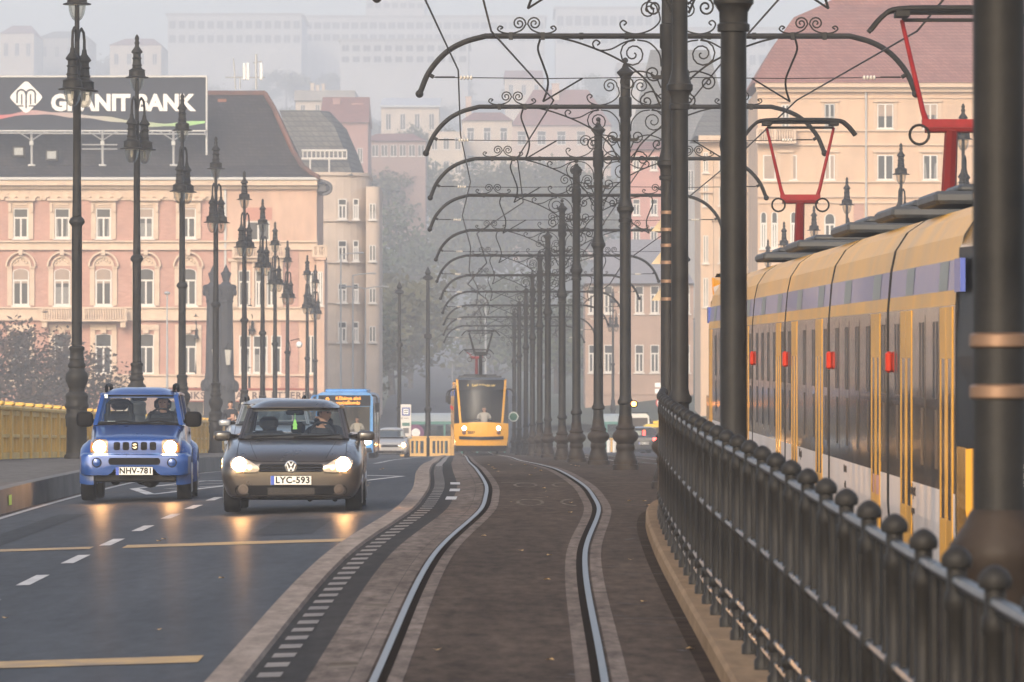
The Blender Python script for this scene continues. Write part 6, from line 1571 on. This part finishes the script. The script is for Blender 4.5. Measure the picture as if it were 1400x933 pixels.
# ---------------------------------------------------------------- trees
def leafmat(name, a, b): return mat(name, a, .75, col2=b, scale=.55, detail=3)
LG = leafmat('leaf_green', (.030, .050, .018), (.075, .095, .035)); LO = leafmat('leaf_olive', (.055, .060, .022), (.12, .105, .045)); LR = leafmat('leaf_rust', (.028, .019, .014), (.075, .040, .024))
BARK = mat('bark', (.045, .036, .03), .9, var=.3, scale=3)
def tree_meshes(seed, nl, leaf, spread=1.0, lm=LG):
    r = random.Random(seed); tr = MB(); cr = MB(); H = 10.0
    tr.tube([(0, 0, 0), (.1, .05, 1.5), (.05, .1, 3.2), (.25, 0, 5.2), (.1, .2, 7.6)], [.26, .21, .17, .11, .04], 7)
    tips = []
    for k in range(16):
        a = r.random()*2*PI; z0 = 2.4+4.4*r.random(); L = (1.5+1.9*r.random())*spread; up = .6+1.6*r.random()
        p0 = Vector((.1, .05, z0)); p1 = p0+Vector((math.cos(a)*L*.55, math.sin(a)*L*.55, up*.55)); p2 = p0+Vector((math.cos(a)*L, math.sin(a)*L, up)); tr.tube([p0, p1, p2], [.08, .05, .02], 5); tips += [p2, p1.lerp(p2, .5)]
        for j in range(2): q = p2+Vector((r.uniform(-.8, .8), r.uniform(-.8, .8), r.uniform(.1, .9))); tr.tube([p1.lerp(p2, .6), q], [.03, .012], 4); tips.append(q)
    for k in range(6): tips.append(Vector((r.uniform(-.9, .9), r.uniform(-.9, .9), 7.4+r.random()*1.9)))
    for i in range(nl):
        t = tips[r.randrange(len(tips))]; d = Vector((r.gauss(0, 1), r.gauss(0, 1), r.gauss(0, .8)))*.55; p = t+d
        n = Vector((r.gauss(0, 1), r.gauss(0, 1), r.gauss(.6, 1))).normalized(); u = n.orthogonal().normalized(); w = n.cross(u); s = leaf*(.6+.8*r.random()); a = r.random()*6.3
        u, w = u*math.cos(a)+w*math.sin(a), w*math.cos(a)-u*math.sin(a)
        cr.add([p-u*s*.5, p+w*s*.32-u*.05*s, p+u*s*.6, p-w*s*.32+u*.05*s], [(0, 1, 2, 3)])
    return tr.mesh('trunk', BARK), cr.mesh('crown', lm)
TV = [tree_meshes(i+1, n, lf, sp, lm) for i, (n, lf, sp, lm) in enumerate(((2600, .42, 1.0, LG), (2300, .45, 1.1, LO), (2600, .40, .9, LG), (900, .36, 1.1, LR), (1500, .36, 1.2, LR), (2300, .46, 1.15, LO)))]
def tree(label, x, y, D, hpx, v, group='trees on the slope', sx=1.0):
    D = far(D); H = hpx*D/F; root = thing('tree', label, 'tree', px(x, y, D), random.random()*6, group); root.scale = (H/9.2*sx, H/9.2*sx, H/9.2)
    link('trunk', TV[v][0], root); link('crown', TV[v][1], root)
gr = 'autumn trees before the brick palace'
for i, (x, y, D, h, v, lb) in enumerate(((-6, 612, 372, 165, 4, 'rust coloured autumn tree cut by the picture edge before the brick palace'), (28, 612, 380, 150, 4, 'rust and dark autumn tree before the brick palace, second from the picture edge'),
        (62, 612, 376, 128, 4, 'rounded rusty autumn tree just before the nearest lamp shaft'), (92, 612, 384, 150, 3, 'sparse thin autumn tree behind the nearest lamp shaft'), (128, 612, 386, 120, 3, 'sparse autumn sapling below the stone balcony'))):
    tree(lb, x, y, D, h, v, gr, 1.15)
rt = random.Random(5)
spots = []
for x, y, D, h, v in ((492, 560, 470, 165, 0), (512, 575, 500, 175, 5), (535, 570, 520, 190, 1), (560, 560, 545, 150, 2), (505, 470, 560, 150, 0), (545, 450, 590, 150, 2), (582, 470, 610, 150, 1), (470, 575, 455, 120, 5),
          (655, 545, 620, 165, 0), (680, 560, 590, 150, 1), (705, 555, 560, 165, 2), (735, 560, 540, 150, 0), (620, 440, 640, 130, 2), (660, 420, 640, 150, 0), (700, 420, 640, 150, 1), (745, 420, 620, 160, 5), (790, 400, 640, 130, 0), (762, 560, 520, 140, 2),
          (530, 330, 640, 95, 1), (560, 320, 660, 95, 0), (600, 330, 650, 105, 2), (640, 330, 630, 90, 5), (690, 345, 640, 115, 1), (725, 335, 635, 110, 5), (770, 345, 640, 115, 0), (815, 350, 640, 110, 1), (575, 255, 700, 80, 0), (600, 250, 690, 70, 1)):
    spots.append((x, y, D, h, v))
for i in range(46):
    D = rt.uniform(720, 1120); x = rt.uniform(380, 1060); X = (x-CX)/F*D; X *= far(D)/D; y = HY-(hillz(X, far(D))-CZ)*F/far(D); spots.append((x, y+4, D, rt.uniform(42, 80)*900/D, rt.choice((0, 1, 2, 5))))
for i in range(26):
    D = rt.uniform(900, 1180); x = rt.uniform(-20, 420); X = (x-CX)/F*D; X *= far(D)/D; y = HY-(hillz(X, far(D))-CZ)*F/far(D); spots.append((x, y+4, D, rt.uniform(40, 62), rt.choice((0, 1, 2, 5))))
hue = ('dark green', 'olive', 'deep green', '', '', 'yellowish olive')
for i, (x, y, D, h, v) in enumerate(spots):
    w = 'beyond the bus' if x < 520 else ('beyond the stop totem' if x < 600 else ('above the oncoming tram' if x < 680 else 'behind the mast row'))
    if x < 400: w = 'on the ridge above the billboard'
    elif D > 700: w = 'high on the hazy slope ' + ('by the white villas' if x < 640 else ('behind the curved mast arms' if x < 900 else 'near the red roof'))
    tree('hazy %s leafy tree %s' % (hue[v], w), x, y, D, h, v, 'hazy trees, %s, %s' % (hue[v], w), 1.2)

# ---------------------------------------------------------------- pylons, poles and things at the bridgehead
STONE = mat('pylon_dark', (.028, .028, .033), .8, var=.3, scale=1.2)
def pylon(label, x, D, ytop, yb):
    p = px(x, yb, D); H = (yb-ytop)*D/F; root = thing('bridgehead_pylon', label, 'pylon', p, R(12), 'bridgehead pylons'); root.scale = (.64, .64, 1)
    t = MB(); k = H/9.2
    t.lathe([(.98, 0), (.98, .9), (.92, 1.0), (.86, 2.4), (.98, 2.6), (1.10, 2.8), (1.05, 3.0), (.80, 3.2), (.74, 3.6)], 8, (0, 0, 0), 0, False)
    for a in range(8): t.ball((.98*math.cos(a*PI/4), .98*math.sin(a*PI/4), 2.75), (.25, .25, .35), 7, 5)
    t.build('base', STONE, root)
    t = MB(); t.lathe([(.74, 3.6), (.62, 7.7), (.70, 7.8), (.66, 7.9)], 8, (0, 0, 0), 0, False); t.build('shaft', STONE, root)
    t = MB(); t.lathe([(.66, 7.9), (.72, 8.1), (.95, 8.5), (1.0, 8.7), (.9, 8.8), (.5, 8.85), (.3, 9.0), (.42, 9.3), (.5, 9.5), (.3, 9.6), (.18, 9.8), (.02, 10.0)], 10, (0, 0, 0), 0, True)
    for a in range(8): t.ball((.86*math.cos(a*PI/4), .86*math.sin(a*PI/4), 8.35), (.16, .16, .22), 7, 5)
    t.build('capital', STONE, root)
    t = MB(); t.tube(cat([(.0, -.7, 4.9), (0, -1.2, 5.0), (0, -1.3, 4.8)], 4), .05, 6); t.lathe([(.05, 5.4), (.12, 5.25), (.38, 5.0), (.40, 4.95), (.36, 4.94)], 6, (0, -1.3, 0), 0, False); t.lathe([(.2, 4.02), (.12, 3.9), (.02, 3.8)], 6, (0, -1.3, 0), 0, False); o = t.build('lantern', IRON, root)
    t = MB(); t.lathe([(.34, 4.93), (.2, 4.03)], 6, (0, -1.3, 0), 0, False); t.build('lantern_glass', mat('lantern_pale', (.5, .47, .42), .35), o)
    return root
pylon('dark stone bridgehead pylon with a lantern, taller of the pair before the brick palace', 291.5, 352, 353, 590); pylon('dark stone bridgehead pylon with a lantern, the lower one beside the pedestrian', 309, 348, 372, 592)
def pole(label, name, x, yt, yb, D, r=.10, fancy=True, heads=0, m=IRON, cat_='pole'):
    p = px(x, yb, D); H = (yb-yt)*D/F; root = thing(name, label, cat_, p)
    t = MB()
    if fancy:
        t.lathe([(.22, 0), (.22, .5), (.17, .6), (.19, .9), (r*1.4, 1.0), (r*1.2, 2.3), (r*1.7, 2.36), (r*1.7, 2.5), (r*1.1, 2.56), (r, H*.62), (r*1.8, H*.625), (r*1.8, H*.645), (r*.9, H*.65), (r*.8, H-.7)], 12); t.build('shaft', m, root)
        t = MB(); t.lathe([(r, H-.7), (r*2.6, H-.6), (r*2.2, H-.5), (r, H-.42), (r*1.5, H-.3), (r*.8, H-.15), (.01, H)], 10); t.build('finial', m, root)
    else:
        t.lathe([(r*1.5, 0), (r*1.3, 1.0), (r, 1.1), (r*.55, H)], 8); t.build('shaft', m, root)
        for s in range(heads):
            t = MB(); d = 1 if s == 0 else -1; t.tube(cat([(0, 0, H-.05), (d*.5, 0, H+.05), (d*1.1, 0, H+.1)], 3), .04, 6); t.bbox((d*1.35, 0, H+.10), (.7, .26, .12), .04); t.build('lamp_head', m, root)
        if heads == 0: t = MB(); t.ball((0, 0, H), (.22, .22, .12), 10, 6); t.build('lamp_head', m, root)
    return root
pole('tall grey pole with a finial rising from the yellow barrier', 'tram_pole', 585, 365, 625, 299, .11)
pole('tall grey pole with a finial behind the stop totem', 'tram_pole', 546, 385, 622, 312, .10)
pole('slim modern lamp post with a small cap before the brick palace', 'lamp_post', 228.5, 401, 600, 390, .09, False, 0, METAL, 'lamp')
pole('slim modern lamp post with one arm before the beige house', 'lamp_post', 466, 348, 600, 430, .09, False, 1, METAL, 'lamp')
pole('slim modern lamp post with one arm, middle one above the bus', 'lamp_post', 482.5, 376, 600, 425, .09, False, 1, METAL, 'lamp')
pole('slim modern lamp post with two arms above the blue bus end', 'lamp_post', 499.5, 394, 600, 420, .08, False, 2, METAL, 'lamp')
pole('slim hazy lamp post behind the tram pantograph', 'lamp_post', 664, 400, 560, 520, .10, False, 1, METAL, 'lamp')
pole('short hazy lamp post just before the tram pantograph', 'lamp_post', 618.5, 494, 590, 480, .08, False, 0, METAL, 'lamp')
dup(lamp0, 'small three-headed lamp in front of the brick palace, apart from the pavement row', px(268, 592, 400), .3, .82); dup(lamp0, 'small three-headed lamp right behind the pylons, apart from the pavement row', px(341, 592, 400), .9, .88)
o = dup(lamp0, 'hazy three-headed lamp behind the open paving tram masts', px(838, 590, 420), .9, .95)
# stop totem
D = 300.0; p = px(555, 624, D)
to = thing('stop_totem', 'tall pale stop totem with blue square pictogram behind the yellow barrier', 'sign', p)
t = MB(); t.bbox((0, 0, 1.35), (.54, .14, 2.62), .02); t.build('panel', mat('totem_pale', (.60, .58, .56), .5), to)
t = MB(); t.b2(-.20, .20, -.085, -.072, 2.08, 2.50, 0); t.b2(-.13, .13, -.092, -.086, 2.15, 2.43, 1); t.b2(-.09, .09, -.098, -.093, 2.33, 2.37, 2); t.b2(-.09, .09, -.098, -.093, 2.22, 2.26, 2); t.build('pictogram', [mat('totem_blue', (.03, .07, .30), .4), WHITE, BLACK], to)
t = MB(); t.b2(-.19, .19, -.08, -.071, 1.55, 1.72, 0); t.b2(-.15, .15, -.08, -.071, 1.18, 1.45, 1); t.b2(-.22, -.18, -.08, -.071, 1.9, 2.0, 1)
for k in range(5): t.b2(-.10+.05*k, -.07+.05*k, -.08, -.071, 1.93, 1.97, 1)
t.build('timetable', [mat('totem_green', (.04, .15, .13), .4), mat('totem_grey', (.10, .10, .11), .4)], to)
# yellow barrier of slotted panels
BY = mat('barrier_yellow', (.62, .38, .12), .6, var=.1, scale=3)
def barrier(label, x0, x1, D):
    a, b_ = px(x0, 624.5, D), px(x1, 624.5, D); w = b_.x-a.x; root = thing('slatted_barrier', label, 'barrier', ((a.x+b_.x)/2, D, a.z), 0, 'yellow slotted barrier panels')
    t = MB(); hw = w/2
    t.b2(-hw, hw, -.05, .05, .02, .17); t.b2(-hw, hw, -.05, .05, .80, .95); t.bbox((0, 0, 1.0), (w+.06, .18, .09), .02); t.b2(-hw, -hw+.14, -.055, .055, .171, .799); t.b2(hw-.14, hw, -.055, .055, .171, .799); t.build('frame', BY, root)
    n = 4; L = (w-.28)/n
    for i in range(1, n):
        t = MB(); x = -hw+.14+L*i; t.bbox((x, 0, .485), (L*.50, .07, .628), .02); t.build('slat', BY, root)
    return root
barrier('yellow slotted barrier panel beside the stop totem', 551, 583, 298.5); barrier('yellow slotted barrier panel by the oncoming tram', 587.5, 616, 298.5)
t = MB(); 
for x in (549.5, 618.5): p = px(x, 624.5, 298.6); t.bbox((p.x, p.y, p.z+.52), (.18, .18, 1.04), .03); t.top('barrier_post', BY, 'square yellow end post of the slotted barrier %s' % ('next to the stop totem' if x < 600 else 'next to the oncoming tram'), 'post', 'barrier end posts'); t = MB()
barrier('pale yellow barrier panel behind the bulbous mast feet', 834, 858, 330)
for i, x in enumerate((838, 846, 853)):
    p = px(x-6, 626, 326); t = MB(); t.lathe([(.10, 0), (.10, .9), (.13, .93), (.02, 1.02)], 8, p); t.top('bollard', WHITE, ['white bollard half hidden by a bulbous mast foot', 'white bollard between two bulbous mast feet', 'white bollard closest to the dark saloon car'][i], 'bollard', 'white bollards')
# shelters
TEAL = mat('shelter_teal', (.05, .17, .15), .5); SHG = glass('shelter_glass', (.75, .8, .78), .15)
def shelter(label, x0, x1, D, yt, yb=622):
    a, b_ = px(x0, yb, D), px(x1, yb, D); w = b_.x-a.x; H = (yb-yt)*D/F; root = thing('stop_shelter', label, 'shelter', ((a.x+b_.x)/2, D, a.z))
    t = MB(); t.slab(lambda u, v: ((u-.5)*w*1.06, (v-.5)*2.0, H-.45+.45*math.sin(PI*v)), 4, 8, lambda p: (p.x, p.y, p.z-.05)); t.build('roof', mat('shelter_roof', (.30, .33, .33), .3), root)
    t = MB(); t.b2(-w/2, w/2, -1.05, -.95, H-.62, H-.46); t.b2(-w/2, w/2, .9, 1.0, H-.62, H-.46)
    for i in range(4):
        for y in (-1, .95): t.b2(-w/2+w*i/3-.05, -w/2+w*i/3+.05, y-.05, y+.05, 0, H-.63)
    t.build('frame', TEAL, root); t = MB(); t.b2(-w/2+.06, w/2-.06, .93, .95, .3, H-.7); t.build('glass_wall', SHG, root)
shelter('teal framed stop shelter with curved roof beside the oncoming tram', 560, 632, 322, 565); shelter('teal framed stop shelter with curved roof close by the tram door', 634, 690, 324, 571); shelter('teal kiosk shelter behind the mast with the bulbous foot', 812, 862, 345, 566)
t = MB(); p = px(568.5, 597, 316); t.lathe([(.45, -.02), (.45, .02)], 20, (p.x, p.y, p.z+.2), 0, True, True, 'y'); t.lathe([(.24, -.025), (.2, -.03)], 18, (p.x, p.y, p.z+.2), 1, True, True, 'y'); t.b2(p.x-.05, p.x+.05, p.y+.021, p.y+.1, p.z-1.4, p.z+.2, 2)
t.top('round_poster', [mat('poster_purple', (.14, .04, .12), .5), WHITE, TEAL], 'round purple poster under the stop shelter beside the totem', 'poster')
# domed kiosk, traffic signs
p = px(173, 615, 358); t = MB(); kd = thing('domed_kiosk', 'pale pink domed kiosk peeking over the blue off-roader bonnet side', 'kiosk', p); t.lathe([(1.0, 0), (1.0, 1.45), (1.08, 1.5)], 12); t.build('wall', CREAMT, kd); t = MB(); t.lathe([(1.1, 1.5), (1.05, 1.8), (.85, 2.2), (.5, 2.5), (.15, 2.62), (.1, 2.7), (.16, 2.8), (.05, 2.95), (.01, 3.2)], 16); t.build('dome', CREAMT, kd)
kd['label'] = 'pale pink domed kiosk behind the roof corner of the blue off-roader'
p = px(908, 620, 330); sg = thing('road_sign', 'pole with round red ringed sign and lettered plates near the railing end', 'sign', p)
t = MB(); t.tube([(0, 0, 0), (0, 0, 4.4)], .04, 6); t.build('pole', METAL, sg); t = MB(); t.lathe([(.30, -.02), (.30, .02)], 20, (-.18, -.06, 2.85), 0, True, True, 'y'); t.lathe([(.21, -.03), (.02, -.035)], 20, (-.18, -.06, 2.85), 1, True, True, 'y'); t.build('disc', [mat('sign_red', (.42, .06, .05), .5), WHITE], sg)
for z in (3.5, 3.85, 1.4, 1.75): t = MB(); t.bbox((-.1, -.06, z), (.85 if z > 3 else .5, .04, .26), .01); t.build('plate', WHITE, sg)
for i, x in enumerate((560, 470)):
    pass
# ---------------------------------------------------------------- sky, sun, haze, camera
W = bpy.data.worlds.new('World'); S.world = W; W.use_nodes = True
nt = W.node_tree; sk = nt.nodes.new('ShaderNodeTexSky'); sk.sky_type = 'NISHITA'; sk.sun_disc = False
SUN_EL, SUN_AZ = R(24), R(196)
sk.sun_elevation = SUN_EL; sk.sun_rotation = SUN_AZ; sk.air_density = 1.0; sk.dust_density = 2.5; sk.ozone_density = 1.0
nt.links.new(sk.outputs[0], nt.nodes['Background'].inputs[0]); nt.nodes['Background'].inputs[1].default_value = SKY
su = bpy.data.lights.new('sun', 'SUN'); su.energy = SUN; su.angle = R(16); su.color = (1.0, .83, .66)
so = bpy.data.objects.new('sun', su); COL.objects.link(so)
d = Vector((math.sin(SUN_AZ)*math.cos(SUN_EL), math.cos(SUN_AZ)*math.cos(SUN_EL), math.sin(SUN_EL)))
so.rotation_euler = d.to_track_quat('Z', 'Y').to_euler(); so.location = (0, -30, 60)
t = MB(); t.b2(-1420, 1420, -45, 4800, -25, 290)
hm = bpy.data.materials.new('haze_air'); hm.use_nodes = True; nt = hm.node_tree; nt.nodes.clear(); o_ = nt.nodes.new('ShaderNodeOutputMaterial'); v_ = nt.nodes.new('ShaderNodeVolumePrincipled')
v_.inputs['Color'].default_value = (.90, .935, 1.0, 1); v_.inputs['Density'].default_value = HAZE; v_.inputs['Anisotropy'].default_value = .0
nt.links.new(v_.outputs[0], o_.inputs['Volume'])
t.struct('haze', hm, 'stuff')
cam = bpy.data.cameras.new('camera'); co = bpy.data.objects.new('camera', cam); COL.objects.link(co); S.camera = co
cam.sensor_width = 36; cam.lens = 36*F/1400; cam.clip_start = .5; cam.clip_end = 8000
co.location = (0, 0, CZ); co.rotation_euler = (PI/2+math.atan((HY-466.5)/F), 0, 0)
cam.dof.use_dof = True; cam.dof.focus_distance = 95; cam.dof.aperture_fstop = 9.0
v = S.view_settings; v.view_transform = 'Standard'; v.look = 'None'; v.exposure = EXPO; v.gamma = 1
c = S.cycles; c.max_bounces = 6; c.diffuse_bounces = 2; c.glossy_bounces = 3; c.transmission_bounces = 3; c.volume_bounces = 3; c.transparent_max_bounces = 12
c.use_denoising = True; c.sample_clamp_indirect = 20
